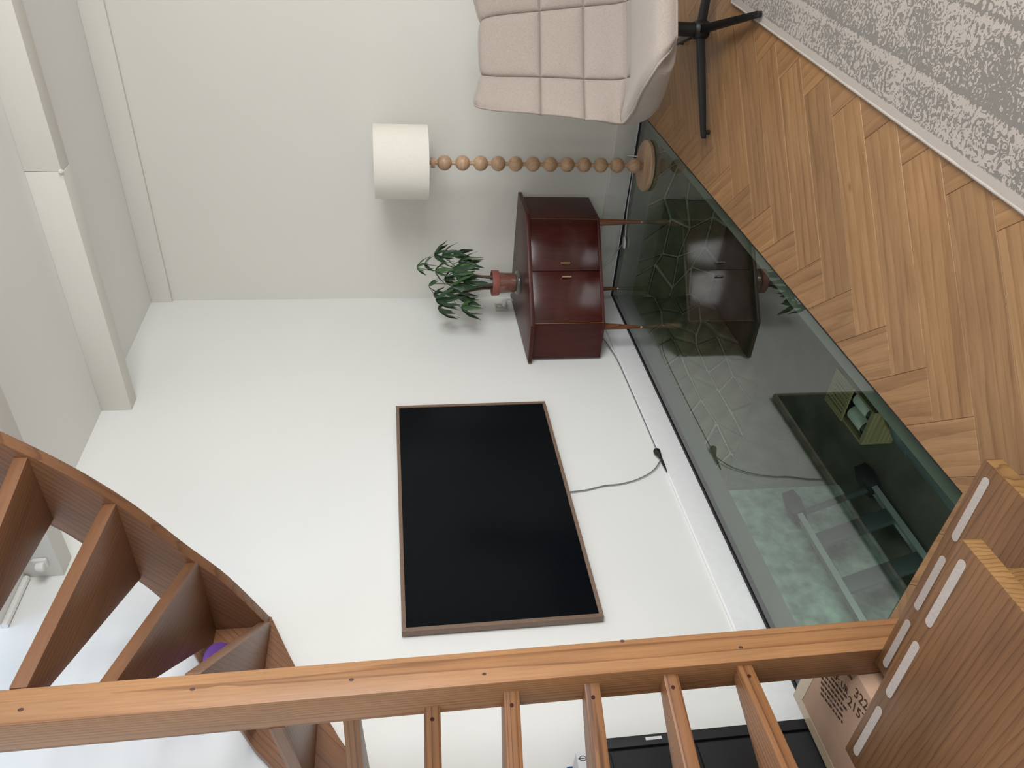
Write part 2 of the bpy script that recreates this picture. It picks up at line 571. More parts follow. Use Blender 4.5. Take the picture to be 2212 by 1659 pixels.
def mk(name, mb, mat, parent=None, frame=None, bevel=0.0, smooth=None, seg=2, **props):
    """link one mesh; vertices are given in world space and moved into the object's own frame"""
    vs = mb.v
    if frame is None:
        lo = [min(v[i] for v in vs) for i in range(3)]
        hi = [max(v[i] for v in vs) for i in range(3)]
        W = Matrix.Translation(((lo[0] + hi[0]) / 2, (lo[1] + hi[1]) / 2, (lo[2] + hi[2]) / 2))
    elif isinstance(frame, Matrix):
        W = frame
    else:
        lo = [min(v[i] for v in vs) for i in range(3)]
        hi = [max(v[i] for v in vs) for i in range(3)]
        c = Vector([(lo[i] + hi[i]) / 2 for i in range(3)])
        x = Vector(frame).normalized()                       # local X along this direction (grain)
        ref = Vector((0, 0, 1)) if abs(x.z) < 0.9 else Vector((0, 1, 0))
        y = ref.cross(x).normalized()
        z = x.cross(y)
        W = Matrix(((x.x, y.x, z.x, c.x), (x.y, y.y, z.y, c.y), (x.z, y.z, z.z, c.z), (0, 0, 0, 1)))
    Wi = W.inverted()
    me = bpy.data.meshes.new(name)
    bm = bmesh.new()
    bv = [bm.verts.new(Wi @ v) for v in vs]
    for f in mb.f:
        try:
            bm.faces.new([bv[i] for i in f])
        except ValueError:
            pass
    bmesh.ops.recalc_face_normals(bm, faces=bm.faces)
    if bevel > 0:
        ed = [e for e in bm.edges if len(e.link_faces) == 2 and e.calc_face_angle(0) > 0.5]
        bmesh.ops.bevel(bm, geom=ed, offset=bevel, segments=seg, profile=0.6, affect='EDGES', clamp_overlap=True)
    bm.to_mesh(me)
    bm.free()
    if smooth is not None or bevel > 0:
        for p in me.polygons:
            p.use_smooth = True
        me.set_sharp_from_angle(angle=R(smooth if smooth else 40))
    for m in (mat if isinstance(mat, (list, tuple)) else [mat]):
        me.materials.append(MATS[m])
    o = bpy.data.objects.new(name, me)
    finish(o, parent, W)
    for k, v in props.items():
        o[k] = v
    return o


def inst(name, data, W, parent=None, **props):
    o = bpy.data.objects.new(name, data)
    finish(o, parent, W)
    for k, v in props.items():
        o[k] = v
    return o


def thing(name, loc, label, cat, group=None, rotz=0.0):
    o = bpy.data.objects.new(name, None)
    o.empty_display_size = 0.1
    finish(o, None, Matrix.Translation(Vector(loc)) @ Matrix.Rotation(rotz, 4, 'Z'))
    o['label'], o['category'] = label, cat
    if group:
        o['group'] = group
    return o


def spline(pts, n=8):
    """Catmull-Rom through tuples of any length"""
    out = []
    P = [Vector(p) if len(p) == 3 else tuple(p) for p in pts]
    D = len(pts[0])
    for i in range(len(pts) - 1):
        p0, p1, p2, p3 = (pts[max(0, i - 1)], pts[i], pts[i + 1], pts[min(len(pts) - 1, i + 2)])
        for k in range(n):
            t = k / n
            out.append(tuple(0.5 * (2 * p1[d] + (p2[d] - p0[d]) * t + (2 * p0[d] - 5 * p1[d] + 4 * p2[d] - p3[d]) * t * t
                                    + (3 * p1[d] - p0[d] - 3 * p2[d] + p3[d]) * t ** 3) for d in range(D)))
    out.append(tuple(pts[-1]))
    return out


def clip(poly, px, py, nx, ny, d=0.0):
    """keep the side where (p-P).n >= d"""
    out = []
    m = len(poly)
    for i in range(m):
        a, b = poly[i], poly[(i + 1) % m]
        da = (a[0] - px) * nx + (a[1] - py) * ny - d
        db = (b[0] - px) * nx + (b[1] - py) * ny - d
        if da >= 0:
            out.append(a)
        if (da >= 0) != (db >= 0):
            t = da / (da - db)
            out.append((a[0] + (b[0] - a[0]) * t, a[1] + (b[1] - a[1]) * t))
    return out


def area2(p):
    return 0.5 * sum(p[i][0] * p[(i + 1) % len(p)][1] - p[(i + 1) % len(p)][0] * p[i][1] for i in range(len(p)))


def dedupe(poly, eps=1e-4):
    out = []
    for p in poly:
        if not out or math.hypot(p[0] - out[-1][0], p[1] - out[-1][1]) > eps:
            out.append(p)
    if len(out) > 1 and math.hypot(out[0][0] - out[-1][0], out[0][1] - out[-1][1]) < eps:
        out.pop()
    return out


def inset(poly, d):
    """shrink a convex CCW outline"""
    out = list(poly)
    m = len(poly)
    for i in range(m):
        a, b = poly[i], poly[(i + 1) % m]
        L = math.hypot(b[0] - a[0], b[1] - a[1])
        if L < 1e-6:
            continue
        out = clip(out, a[0], a[1], -(b[1] - a[1]) / L, (b[0] - a[0]) / L, d)
        if len(out) < 3:
            return []
    return dedupe(out)


ST = dict(kind='structure')

# ------------------------------------------------------------------ room shell
XR, YN, ZC = 4.6, -6.6, 3.10          # right wall, near wall, ceiling
GX, GY = 1.30, -3.29                  # glass floor: x 0..GX, y 0..GY
HX, HY0, HY1 = 1.95, -4.75, -2.52     # stairwell opening in the ceiling

mk('wall_left', MB().box((-0.25, YN, 0), (0, 0.25, 5.5)), 'wall_white', **ST)
mk('wall_back', MB().box((0, 0, 0), (XR + 0.2, 0.25, 3.35)), 'wall_grey', **ST)
w = MB()
w.box((XR, YN, 0), (XR + 0.25, 0, 1.0)).box((XR, YN, 2.85), (XR + 0.25, 0, 3.35))
w.box((XR, -1.85, 1.0), (XR + 0.25, 0, 2.85)).box((XR, YN, 1.0), (XR + 0.25, -4.65, 2.85))
mk('wall_right', w, 'wall_white', **ST)
w = MB()
w.box((0, YN - 0.25, 0), (XR + 0.25, YN, 0.75)).box((0, YN - 0.25, 2.65), (XR + 0.25, YN, 3.35))
w.box((0, YN - 0.25, 0.75), (2.4, YN, 2.65)).box((4.2, YN - 0.25, 0.75), (XR + 0.25, YN, 2.65))
mk('wall_near', w, 'wall_white', **ST)


def window(name, a, b, axis, fixed):
    w = thing(name, ((a[0] + b[0]) / 2, (a[1] + b[1]) / 2, a[2]), '', '')
    del w['label'], w['category']
    w['kind'] = 'structure'
    f = MB()
    if axis == 'y':
        for y in (a[1], (a[1] * 2 + b[1]) / 3, (a[1] + b[1] * 2) / 3, b[1] - 0.06):
            f.box((fixed, y, a[2]), (fixed + 0.06, y + 0.06, b[2]))
        f.box((fixed, a[1], a[2]), (fixed + 0.06, b[1], a[2] + 0.06)).box((fixed, a[1], b[2] - 0.06), (fixed + 0.06, b[1], b[2]))
    else:
        for x in (a[0], (a[0] + b[0]) / 2, b[0] - 0.06):
            f.box((x, fixed, a[2]), (x + 0.06, fixed + 0.06, b[2]))
        f.box((a[0], fixed, a[2]), (b[0], fixed + 0.06, a[2] + 0.06)).box((a[0], fixed, b[2] - 0.06), (b[0], fixed + 0.06, b[2]))
    mk('window_frame', f, 'window_frame', w)


window('window_1', (XR, -4.65, 1.0), (XR, -1.85, 2.85), 'y', XR + 0.06)
window('window_2', (2.4, YN, 0.75), (4.2, YN, 2.65), 'x', YN - 0.14)

# ceiling with the stairwell opening
c = MB()
c.box((0, HY1, ZC), (XR, 0, ZC + 0.25)).box((HX, HY0, ZC), (XR, HY1, ZC + 0.25)).box((0, YN, ZC), (XR, HY0, ZC + 0.25))
mk('ceiling', c, 'ceiling_white', **ST)
sw = MB()
sw.box((0, HY1, ZC + 0.25), (HX + 0.1, HY1 + 0.1, 5.5)).box((HX, HY0, ZC + 0.25), (HX + 0.1, HY1, 5.5)).box((0, HY0 - 0.1, ZC + 0.25), (HX + 0.1, HY0, 5.5))
mk('wall_stairwell', sw, 'wall_white', **ST)

# ceiling beams across the room
mk('trim_1', MB().box((0, -0.022, 2.97), (XR, 0, ZC)), 'wall_grey', bevel=0.003, **ST)
b2 = mk('trim_2', MB().box((0, -1.15, 2.947), (1.33, -1.05, ZC)), 'wall_grey', bevel=0.003, **ST)
mk('beam_length', MB().box((1.332, -1.15, 2.948), (XR, -1.05, ZC)), 'wall_grey', b2, bevel=0.003)
mk('plaster_chip', MB().lathe([(0.004, -0.01), (0.012, -0.004), (0.010, 0.006), (0.004, 0.01)], (1.333, -1.149, 2.951), 7), 'plaster_chip', b2)
mk('trim_3', MB().box((0, -2.27, 2.947), (XR, -2.17, ZC)), 'wall_grey', bevel=0.003, **ST)
b3 = bpy.data.objects['trim_3']
mk('bracket', MB().box((0.075, -2.286, 2.985), (0.118, -2.2705, 3.04)).lathe([(0.0, 0.0), (0.016, 0.0), (0.020, 0.008), (0.018, 0.03), (0.012, 0.036), (0.0, 0.038)], (0.09, -2.295, 2.992), 14, close=False), 'window_frame', b3, bevel=0.003)
mk('trim_4', MB().tube([(0.012, -2.28, ZC - 0.012), (0.012, HY1, ZC - 0.012)], 0.014, 8), 'window_frame', **ST)

# skirting boards
mk('baseboard_left', MB().prism([(0, 0.004), (0.015, 0.004), (0.015, 0.138), (0.010, 0.145), (0, 0.145)], -5.2, -0.016, 'y'), 'skirting_white', bevel=0.0012, **ST)
mk('baseboard_back', MB().prism([(0, 0.004), (-0.015, 0.004), (-0.015, 0.138), (-0.010, 0.145), (0, 0.145)], 0.015, XR, 'x'), 'skirting_grey', bevel=0.0012, **ST)
mk('baseboard_right', MB().box((XR - 0.015, YN, 0.0), (XR, -0.02, 0.14)), 'skirting_white', **ST)

# ------------------------------------------------------------------ floor: herringbone oak planks round the glass panel
fl = MB()
fl.box((GX, YN, -0.15), (XR, 0, -0.012)).box((0, YN, -0.15), (GX, GY, -0.012))
floor = mk('floor', fl, 'concrete_dark', **ST)
PL, PW = 0.78, 0.16
OX, OY = 1.503, -2.976                 # corner of one plank, read off the zigzag
q = math.sqrt(0.5)
e1, e2 = (q, q), (-q, q)
plank_count = 0
for j in range(-5, 6):
    for i in range(-34, 34):
        for kind in (0, 1):
            a0, b0 = i * PW + j * PL, i * PW - j * PL
            if kind == 0:
                rect = [(a0, b0), (a0 + PL, b0), (a0 + PL, b0 + PW), (a0, b0 + PW)]
            else:
                rect = [(a0, b0 + PW), (a0 + PW, b0 + PW), (a0 + PW, b0 + PW + PL), (a0, b0 + PW + PL)]
            P = [(OX + a * e1[0] + b * e2[0], OY + a * e1[1] + b * e2[1]) for a, b in rect]
            cx, cy = sum(p[0] for p in P) / 4, sum(p[1] for p in P) / 4
            if not (-0.8 < cx < 4.3 and -5.9 < cy < 0.8):
                continue
            mb = MB()
            for box in ((GX + 0.002, -5.6, 4.0, -0.002), (0.002, -5.6, GX + 0.002, GY)):
                C2 = inset(P, 0.0004)
                for (nx, ny, d) in ((1, 0, box[0]), (-1, 0, -box[2]), (0, 1, box[1]), (0, -1, -box[3])):
                    C2 = clip(C2, 0, 0, nx, ny, d) if C2 else []
                C2 = dedupe(C2) if C2 else []
                if len(C2) < 3 or abs(area2(C2)) < 2e-4:
                    continue
                if area2(C2) < 0:
                    C2 = C2[::-1]
                T = inset(C2, 0.0012)
                if len(T) != len(C2):
                    mb.prism(C2, -0.012, 0.0)
                    continue
                n = len(C2)
                vs = [(p[0], p[1], -0.012) for p in C2] + [(p[0], p[1], -0.0012) for p in C2] + [(p[0], p[1], 0.0) for p in T]
                # match the inset outline to the outer one
                best = min(range(n), key=lambda s: sum((T[(k + s) % n][0] - C2[k][0]) ** 2 + (T[(k + s) % n][1] - C2[k][1]) ** 2 for k in range(n)))
                T = [T[(k + best) % n] for k in range(n)]
                vs = vs[:2 * n] + [(p[0], p[1], 0.0) for p in T]
                fs = [(k, (k + 1) % n, n + (k + 1) % n, n + k) for k in range(n)]
                fs += [(n + k, n + (k + 1) % n, 2 * n + (k + 1) % n, 2 * n + k) for k in range(n)]
                fs += [tuple(2 * n + k for k in range(n)), tuple(range(n - 1, -1, -1))]
                mb.add(vs, fs)
            if mb.v:
                d = (q, q, 0) if kind == 0 else (-q, q, 0)
                mk('plank', mb, 'oak_plank', floor, frame=d)
                plank_count += 1

# ------------------------------------------------------------------ cellar under the glass
ZF = -0.76
mk('floor_cellar', MB().box((-0.3, -6.0, ZF - 0.1), (3.2, 0.3, ZF)), 'concrete_dark', **ST)
cw = mk('wall_cellar_left', MB().box((-0.3, -6.0, ZF), (-0.045, -1.975, -0.15)).box((-0.3, -1.975, ZF), (-0.05, 0.3, -0.15)), 'mortar', **ST)
mk('painted_render', MB().box((-0.046, -5.0, ZF), (0.0, -1.975, -0.145)), 'concrete_teal', cw)
mk('rough_render', MB().prism([(-1.974, ZF), (-0.90, ZF), (-1.20, -0.60), (-1.55, -0.39), (-1.80, -0.22), (-1.94, -0.15), (-1.974, -0.15)], -0.05, -0.006, 'x'), 'rubble_plaster', cw, bevel=0.006)
cb = mk('wall_cellar_back', MB().box((-0.05, 0.03, ZF), (3.2, 0.3, -0.15)), 'mortar', **ST)
mk('wall_cellar_near', MB().box((-0.3, -6.1, ZF), (3.2, -6.0, -0.15)), 'mortar', **ST)
mk('wall_cellar_right', MB().box((3.1, -6.0, ZF), (3.2, 0.3, -0.15)), 'mortar', **ST)
# irregular field stones: on the back wall and on the upper left wall above the sloping render
rs = random.Random(5)


def stones(parent, u0, u1, v0, v1, nu, nv, place, skip, jit=0.3):
    du, dv = (u1 - u0) / nu, (v1 - v0) / nv
    G = {}
    for a in range(nu + 1):
        for b in range(nv + 1):
            G[a, b] = (u0 + du * (a + (rs.uniform(-jit, jit) if 0 < a < nu else 0) + 0.45 * (b % 2)), v0 + dv * (b + (rs.uniform(-jit, jit) if 0 < b < nv else 0)))
    for a in range(nu):
        for b in range(nv):
            qd = [G[a, b], G[a + 1, b], G[a + 1, b + 1], G[a, b + 1]]
            if area2(qd) < 0:
                qd = qd[::-1]
            qd = inset(qd, 0.008)
            if len(qd) < 3:
                continue
            m = (sum(p[0] for p in qd) / len(qd), sum(p[1] for p in qd) / len(qd))
            if skip(*m):
                continue
            T = inset(qd, 0.014)
            h = rs.uniform(0.014, 0.03)
            mb = MB()
            n = len(qd)
            if len(T) == n:
                best = min(range(n), key=lambda s: sum((T[(k + s) % n][0] - qd[k][0]) ** 2 + (T[(k + s) % n][1] - qd[k][1]) ** 2 for k in range(n)))
                T = [T[(k + best) % n] for k in range(n)]
                mb.add([place(p[0], p[1], 0) for p in qd] + [place(p[0], p[1], h * 0.7) for p in qd] + [place(p[0], p[1], h) for p in T],
                       [(k, (k + 1) % n, n + (k + 1) % n, n + k) for k in range(n)] + [(n + k, n + (k + 1) % n, 2 * n + (k + 1) % n, 2 * n + k) for k in range(n)]
                       + [tuple(2 * n + k for k in range(n))])
            else:
                mb.add([place(p[0], p[1], 0) for p in qd] + [place(p[0], p[1], h) for p in qd],
                       [(k, (k + 1) % n, n + (k + 1) % n, n + k) for k in range(n)] + [tuple(n + k for k in range(n))])
            mk('stone', mb, 'stone', parent)


stones(cb, -0.09, 2.2, ZF, -0.16, 12, 4, lambda a, b, h: (a, 0.03 - h, b), lambda a, b: False)
stones(cw, -1.95, 0.03, ZF, -0.16, 9, 4, lambda a, b, h: (-0.05 + h, a, b), lambda a, b: b < -0.30 - 0.62 * (a + 1.95))
# steel ledges that carry the glass
mk('trim_5', MB().box((-0.04, -3.3, -0.145), (0.0, 0.0, -0.031)), 'fascia_grey', **ST)
mk('trim_6', MB().box((GX - 0.075, GY - 0.02, -0.15), (GX + 0.0, 0.0, -0.031)), 'fascia_grey', **ST)
mk('trim_7', MB().box((0.0, -0.05, -0.145), (GX, 0.0, -0.031)), 'fascia_grey', **ST)

gp = thing('glass_floor_panel', (0.65, -1.65, -0.03), 'large green-tinted glass floor panel set in black seals beside the herringbone planks', 'glass floor')
mk('pane', MB().box((0.030, GY + 0.004, -0.03), (GX - 0.004, -0.036, -0.001)), 'floor_glass', gp)
mk('seal', MB().box((0.015, GY, -0.03), (0.030, -0.015, 0.004)), 'rubber_black', gp)
mk('seal', MB().box((0.030, -0.036, -0.03), (GX, -0.0155, 0.004)), 'rubber_black', gp)
mk('seal', MB().box((GX - 0.004, GY, -0.03), (GX + 0.0015, -0.036, -0.0005)), 'rubber_black', gp)

# aluminium ladder stored on its edge along the cellar wall
ld = thing('ladder', (0.2, -2.9, ZF), 'aluminium ladder with black rubber feet stored sideways under the glass floor', 'ladder')
ua, la = Vector((0.085, 0, -0.385)), Vector((0.245, 0, -0.715))
side = (la - ua).normalized()
nrm = Vector((side.z, 0, -side.x))
if nrm.x < 0:
    nrm = -nrm
for base in (ua, la):
    mb = MB()
    for off in (-0.030, 0.030):                 # C-section rail: two flanges and a web
        c0 = base + nrm * off
        mb.add([c0 + side * 0.013 + Vector((0, y, 0)) + nrm * 0.003 * s for y in (-4.4, -2.19) for s in (-1, 1)] +
               [c0 - side * 0.013 + Vector((0, y, 0)) + nrm * 0.003 * s for y in (-4.4, -2.19) for s in (-1, 1)],
               [(0, 1, 3, 2), (4, 6, 7, 5), (0, 4, 5, 1), (2, 3, 7, 6), (0, 2, 6, 4), (1, 5, 7, 3)])
    mb.add([base + nrm * a + side * b + Vector((0, y, 0)) for y in (-4.4, -2.19) for a, b in ((-0.03, -0.003), (0.03, -0.003), (0.03, 0.003), (-0.03, 0.003))],
           [(0, 1, 2, 3), (7, 6, 5, 4), (0, 4, 5, 1), (1, 5, 6, 2), (2, 6, 7, 3), (3, 7, 4, 0)])
    mk('rail', mb, 'aluminium', ld)
    fo = MB()
    fo.add([base + nrm * a + side * b + Vector((0, y, 0)) for y, k in ((-2.26, 1.0), (-2.19, 1.25), (-2.12, 1.0)) for a, b in
            ((-0.045 * k, -0.03 * k), (0.045 * k, -0.03 * k), (0.045 * k, 0.03 * k), (-0.045 * k, 0.03 * k))],
           [(0, 1, 2, 3), (11, 10, 9, 8)] + [(r * 4 + k, r * 4 + (k + 1) % 4, r * 4 + 4 + (k + 1) % 4, r * 4 + 4 + k) for r in (0, 1) for k in range(4)])
    mk('foot', fo, 'rubber_black', ld, bevel=0.004)
for y in (-2.24, -2.42, -2.68, -2.94, -3.20, -3.46, -3.72):
    w2 = 0.012 if y > -2.3 else 0.04
    mb = MB().add([p + nrm * a + Vector((0, y + b, 0)) for p in (ua + side * 0.012, la - side * 0.012) for a, b in
                   ((-0.012, -w2), (0.012, -w2), (0.012, w2), (-0.012, w2))],
                  [(0, 1, 2, 3), (7, 6, 5, 4), (0, 4, 5, 1), (1, 5, 6, 2), (2, 6, 7, 3), (3, 7, 4, 0)])
    mk('rung', mb, 'rung_grey', ld, bevel=0.003)

# wooden wine case with two bottles
x0, x1, y0, y1, zt = 0.47, 0.66, -2.18, -1.83, -0.60
wc = thing('wine_case', ((x0 + x1) / 2, (y0 + y1) / 2, ZF), 'open pale wooden wine case seen through the glass floor', 'wine case')
mk('base_board', MB().box((x0, y0, ZF + 0.001), (x1, y1, ZF + 0.01)), 'winebox_pine', wc)
mk('side_board', MB().box((x0, y0, ZF + 0.01), (x0 + 0.012, y1, zt)), 'winebox_pine', wc, frame=(0, 1, 0))
mk('side_board', MB().box((x1 - 0.012, y0, ZF + 0.01), (x1, y1, zt)), 'winebox_pine', wc, frame=(0, 1, 0))
mk('end_board', MB().box((x0 + 0.012, y0, ZF + 0.01), (x1 - 0.012, y0 + 0.02, zt)), 'winebox_pine', wc)
mk('end_board', MB().box((x0 + 0.012, y1 - 0.02, ZF + 0.01), (x1 - 0.012, y1, zt)), 'winebox_pine', wc)
lid = mk('lid', MB().box((x0 - 0.003, -2.0, zt), (x1 + 0.003, -1.83, zt + 0.008)), 'winebox_pine', wc, frame=(0, 1, 0))
rp = random.Random(3)
pr = MB()
for r_ in range(6):                                    # burnt-in lettering, too faint to read
    xx = x0 + 0.03 + r_ * 0.022
    yy = -1.985
    while yy < -1.87 + (0.02 if r_ == 0 else 0):
        L = rp.uniform(0.006, 0.016)
        pr.box((xx, yy, zt + 0.0078), (xx + (0.009 if r_ == 0 else 0.0045), yy + L, zt + 0.0084))
        yy += L + 0.005
mk('print', pr, 'print_dark', lid, kind='stuff')
bp = [(r, h) for r, h in ((0.030, 0.0), (0.038, 0.004), (0.039, 0.02), (0.039, 0.17), (0.036, 0.19), (0.017, 0.225), (0.014, 0.25), (0.014, 0.29), (0.016, 0.292), (0.016, 0.30), (0.0, 0.302))]
for k, (xx, lab) in enumerate(((0.525, 'dark wine bottle with pale label lying in the case, nearer the ladder'), (0.608, 'dark wine bottle with pale label lying in the case, nearer the planks'))):
    W = Matrix.Translation((xx, -2.157, -0.645)) @ Matrix.Rotation(R(-90), 4, 'X')
    bt = thing('wine_bottle', (xx, -2.157, -0.684), lab, 'bottle', 'bottles in the wine case')
    for nm, prof, mt in (('glass', bp, 'bottle_dark'), ('paper_label', [(0.0393, 0.03), (0.0397, 0.031), (0.0397, 0.15), (0.0393, 0.151)], 'bottle_label')):
        mb = MB().lathe(prof, n=20, close=(nm == 'glass'))
        mb.v = [W @ v for v in mb.v]
        mk(nm, mb, mt, bt, smooth=40)
pp = thing('drain_pipe', (0.8, -2.5, ZF), 'grey drain pipe with elbow lying beside the wine case under the glass', 'pipe')
mk('run', MB().tube([(0.60, -2.36, ZF + 0.05), (0.60, -2.9, ZF + 0.05), (0.60, -4.3, ZF + 0.05)], 0.045, 14), 'grey_plastic', pp, smooth=50)
mk('elbow', MB().tube(spline([(0.60, -2.37, ZF + 0.05), (0.605, -2.30, ZF + 0.055), (0.66, -2.26, ZF + 0.08), (0.78, -2.25, ZF + 0.11), (0.95, -2.25, ZF + 0.13)], 5), 0.048, 14), 'grey_plastic', pp, smooth=50)

# ------------------------------------------------------------------ wooden winder staircase
st = thing('staircase', (0.80, -3.42, 0), 'open orange pine winder staircase wrapped round one square newel post', 'staircase')
mk('newel_post', MB().box((0.742, -3.469, 0), (0.864, -3.370, 3.5)), 'pine', st, frame=(0, 0, 1), bevel=0.004)


def dwl(parent, p, n_, r=0.006):
    p, n_ = Vector(p), Vector(n_)
    mk('dowel', MB().cyl(p, p + n_ * 0.0018, r, r * 0.9, 10), 'mahogany', parent)


for (ky, kz, kr) in ((-3.424, 1.67, 0.0045), (-3.44, 1.32, 0.004), (-3.413, 2.07, 0.0045), (-3.374, 0.92, 0.0045), (-3.425, 0.585, 0.0045), (-3.43, 2.47, 0.005)):
    pp_ = Vector((0.8641, ky, kz))                        # knots in the right face of the post
    mb = MB().add([pp_ + Vector((0.0, kr * math.cos(a), kr * 1.5 * math.sin(a))) for a in [2 * math.pi * k / 12 for k in range(12)]]
                  + [pp_ + Vector((0.0004, kr * 0.8 * math.cos(a), kr * 1.2 * math.sin(a))) for a in [2 * math.pi * k / 12 for k in range(12)]],
                  [(k, (k + 1) % 12, 12 + (k + 1) % 12, 12 + k) for k in range(12)] + [tuple(12 + k for k in range(12))])
    mk('knot', mb, 'knot_dark', bpy.data.objects['newel_post'])
TH = 0.043
XI, YNS = 0.04, -2.63                          # inner faces of the wall strings
rect = [(XI, -4.33), (1.62, -4.33), (1.62, YNS), (XI, YNS)]


def dirv(th):
    return (-math.sin(R(th)), -math.cos(R(th)))


def mv(th):
    return (-math.cos(R(th)), math.sin(R(th)))


NOSE = {3: ((0.845, -3.469), -2), 4: ((0.831, -3.469), 15), 5: ((0.820, -3.469), 28), 6: ((0.816, -3.469), 43), 7: ((0.776, -3.469), 58),
        8: ((0.735, -3.469), 86), 9: ((0.742, -3.472), 103), 10: ((0.780, -3.440), 118)}
BACK = {10: ((0.869, -3.372), 132.8), 11: ((0.864, -3.382), 151), 12: ((0.866, -3.385), 172.4), 13: ((0.866, -3.385), 189.2), 14: ((0.866, -3.385), 206), 15: ((0.866, -3.39), 223)}
ZT = {3: 0.607, 4: 0.822, 5: 1.045, 6: 1.268, 7: 1.481, 8: 1.698, 9: 1.89, 10: 2.10, 11: 2.31, 12: 2.52, 13: 2.73, 14: 2.94, 15: 3.15}
for n in range(3, 16):
    poly = rect
    if n <= 10:
        Sn, th = NOSE[n]
        poly = clip(poly, Sn[0], Sn[1], *mv(th))
    else:
        Sn, th = BACK[n - 1]
        m_ = mv(th)
        poly = clip(poly, Sn[0], Sn[1], m_[0], m_[1], -0.06)
    if n >= 10:
        Sb, tb = BACK[n]
        m_ = mv(tb)
        poly = clip(poly, Sb[0], Sb[1], -m_[0], -m_[1])
    else:
        Sb, tb = NOSE[n + 1]
        m_ = mv(tb)
        poly = clip(poly, Sb[0], Sb[1], -m_[0], -m_[1], -0.04)
    # keep only the part that runs outwards from the post
    dm = dirv((th + tb) / 2)
    poly = clip(poly, 0.803, -3.42, dm[0], dm[1], -0.01)
    if n == 9:
        poly = clip(poly, 0.742, 0, -1, 0)
    if n >= 10:
        poly = clip(poly, 0, -3.368, 0, 1)
    poly = dedupe(poly)
    if len(poly) < 3:
        continue
    if area2(poly) < 0:
        poly = poly[::-1]
    dn = dirv(th if n <= 10 else tb)
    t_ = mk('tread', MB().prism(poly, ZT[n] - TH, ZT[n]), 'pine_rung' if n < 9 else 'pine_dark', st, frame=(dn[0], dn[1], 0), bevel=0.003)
    if 3 <= n <= 7:
        nn = Vector((-mv(th)[0], -mv(th)[1], 0))
        pp0 = Vector((Sn[0], Sn[1], ZT[n] - 0.02)) + Vector((dn[0], dn[1], 0)) * 0.035
        dwl(t_, pp0 - nn * 0.0008, nn)

# the two lowest treads, straight, running towards the camera
for (oA, iA, yb, z) in (((1.576, -3.440), (0.802, -3.470), -3.715, 0.171), ((1.579, -3.672), (0.802, -3.706), -4.28, 0.389)):
    sk = (oA[0] - iA[0], oA[1] - iA[1])
    L = math.hypot(*sk)
    ux = (sk[0] / L, sk[1] / L)
    uy = (-ux[1], ux[0])
    dep = iA[1] - yb
    # outer end rounded like a bull-nose
    poly = [iA, (iA[0] - uy[0] * dep, iA[1] - uy[1] * dep), (oA[0] - uy[0] * dep, oA[1] - uy[1] * dep), oA]
    if area2(poly) < 0:
        poly = poly[::-1]
    t_ = mk('tread', MB().prism(poly, z - 0.045, z), 'pine_tread', st, frame=(ux[0], ux[1], 0), bevel=0.003)
    ea, eb = Vector((oA[0], oA[1], 0)), Vector((oA[0] - uy[0] * dep, oA[1] - uy[1] * dep, 0))
    en = Vector((ux[0], ux[1], 0))
    pl = [ea - Vector((uy[0], uy[1], 0)) * 0.004, eb, eb + en * 0.003, ea - Vector((uy[0], uy[1], 0)) * 0.007 + en * 0.003]
    mk('end_grain', MB().prism([tuple(p[:2]) for p in pl], z - 0.0435, z - 0.002), 'pine_end', t_, frame=(0, 0, 1), bevel=0.0012)
    for (sa, sb) in ((0.03, 0.235), (0.295, 0.495), (0.545, 0.745)):       # anti-slip strips along the nose
        pl = []
        wv, of = 0.011, 0.034
        c0, c1 = L - sa - wv, L - sb + wv
        for k in range(9):
            a = -math.pi / 2 + math.pi * k / 8
            pl.append((c0 + wv * math.cos(a), -of + wv * math.sin(a)))
        for k in range(9):
            a = math.pi / 2 + math.pi * k / 8
            pl.append((c1 + wv * math.cos(a), -of + wv * math.sin(a)))
        pl = [(iA[0] + ux[0] * a + uy[0] * b, iA[1] + ux[1] * a + uy[1] * b) for a, b in pl]
        mk('anti_slip_strip', MB().prism(pl, z - 0.0002, z + 0.0016), 'antislip', t_)
mk('support_block', MB().box((0.90, -3.715, 0.0), (1.46, -3.66, 0.1265)).box((0.90, -4.2, 0.1705), (1.46, -3.665, 0.3445)), 'pine_end', st, frame=(1, 0, 0), bevel=0.002)

# strings
up_ = spline([(-2.585, 2.42), (-2.77, 2.307), (-3.086, 2.094), (-3.212, 1.985), (-3.6, 1.62), (-4.33, 0.90)], 5)
lw_ = spline([(-4.33, 0.62), (-3.6, 1.42), (-3.191, 1.722), (-3.063, 1.803), (-2.831, 1.941), (-2.585, 2.06)], 5)
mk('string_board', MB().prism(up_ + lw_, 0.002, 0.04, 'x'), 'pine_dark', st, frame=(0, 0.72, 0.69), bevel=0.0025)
lo_ = spline([(0.04, 2.065), (0.31, 2.19), (0.50, 2.31), (0.72, 2.445), (0.90, 2.59), (1.058, 2.755), (1.22, 2.95), (1.42, 3.25)], 6)
to_ = spline([(1.20, 3.40), (1.06, 3.16), (0.88, 2.92), (0.685, 2.713), (0.585, 2.633), (0.392, 2.509), (0.272, 2.442), (0.04, 2.34)], 6)
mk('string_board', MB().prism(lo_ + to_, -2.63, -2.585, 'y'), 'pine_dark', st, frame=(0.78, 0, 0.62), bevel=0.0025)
mk('string_board', MB().prism([(0.04, 0.3), (1.1, 0.3), (1.1, 0.75), (0.04, 1.35)], -4.372, -4.332, 'y'), 'pine', st, frame=(1, 0, 0), bevel=0.0025)

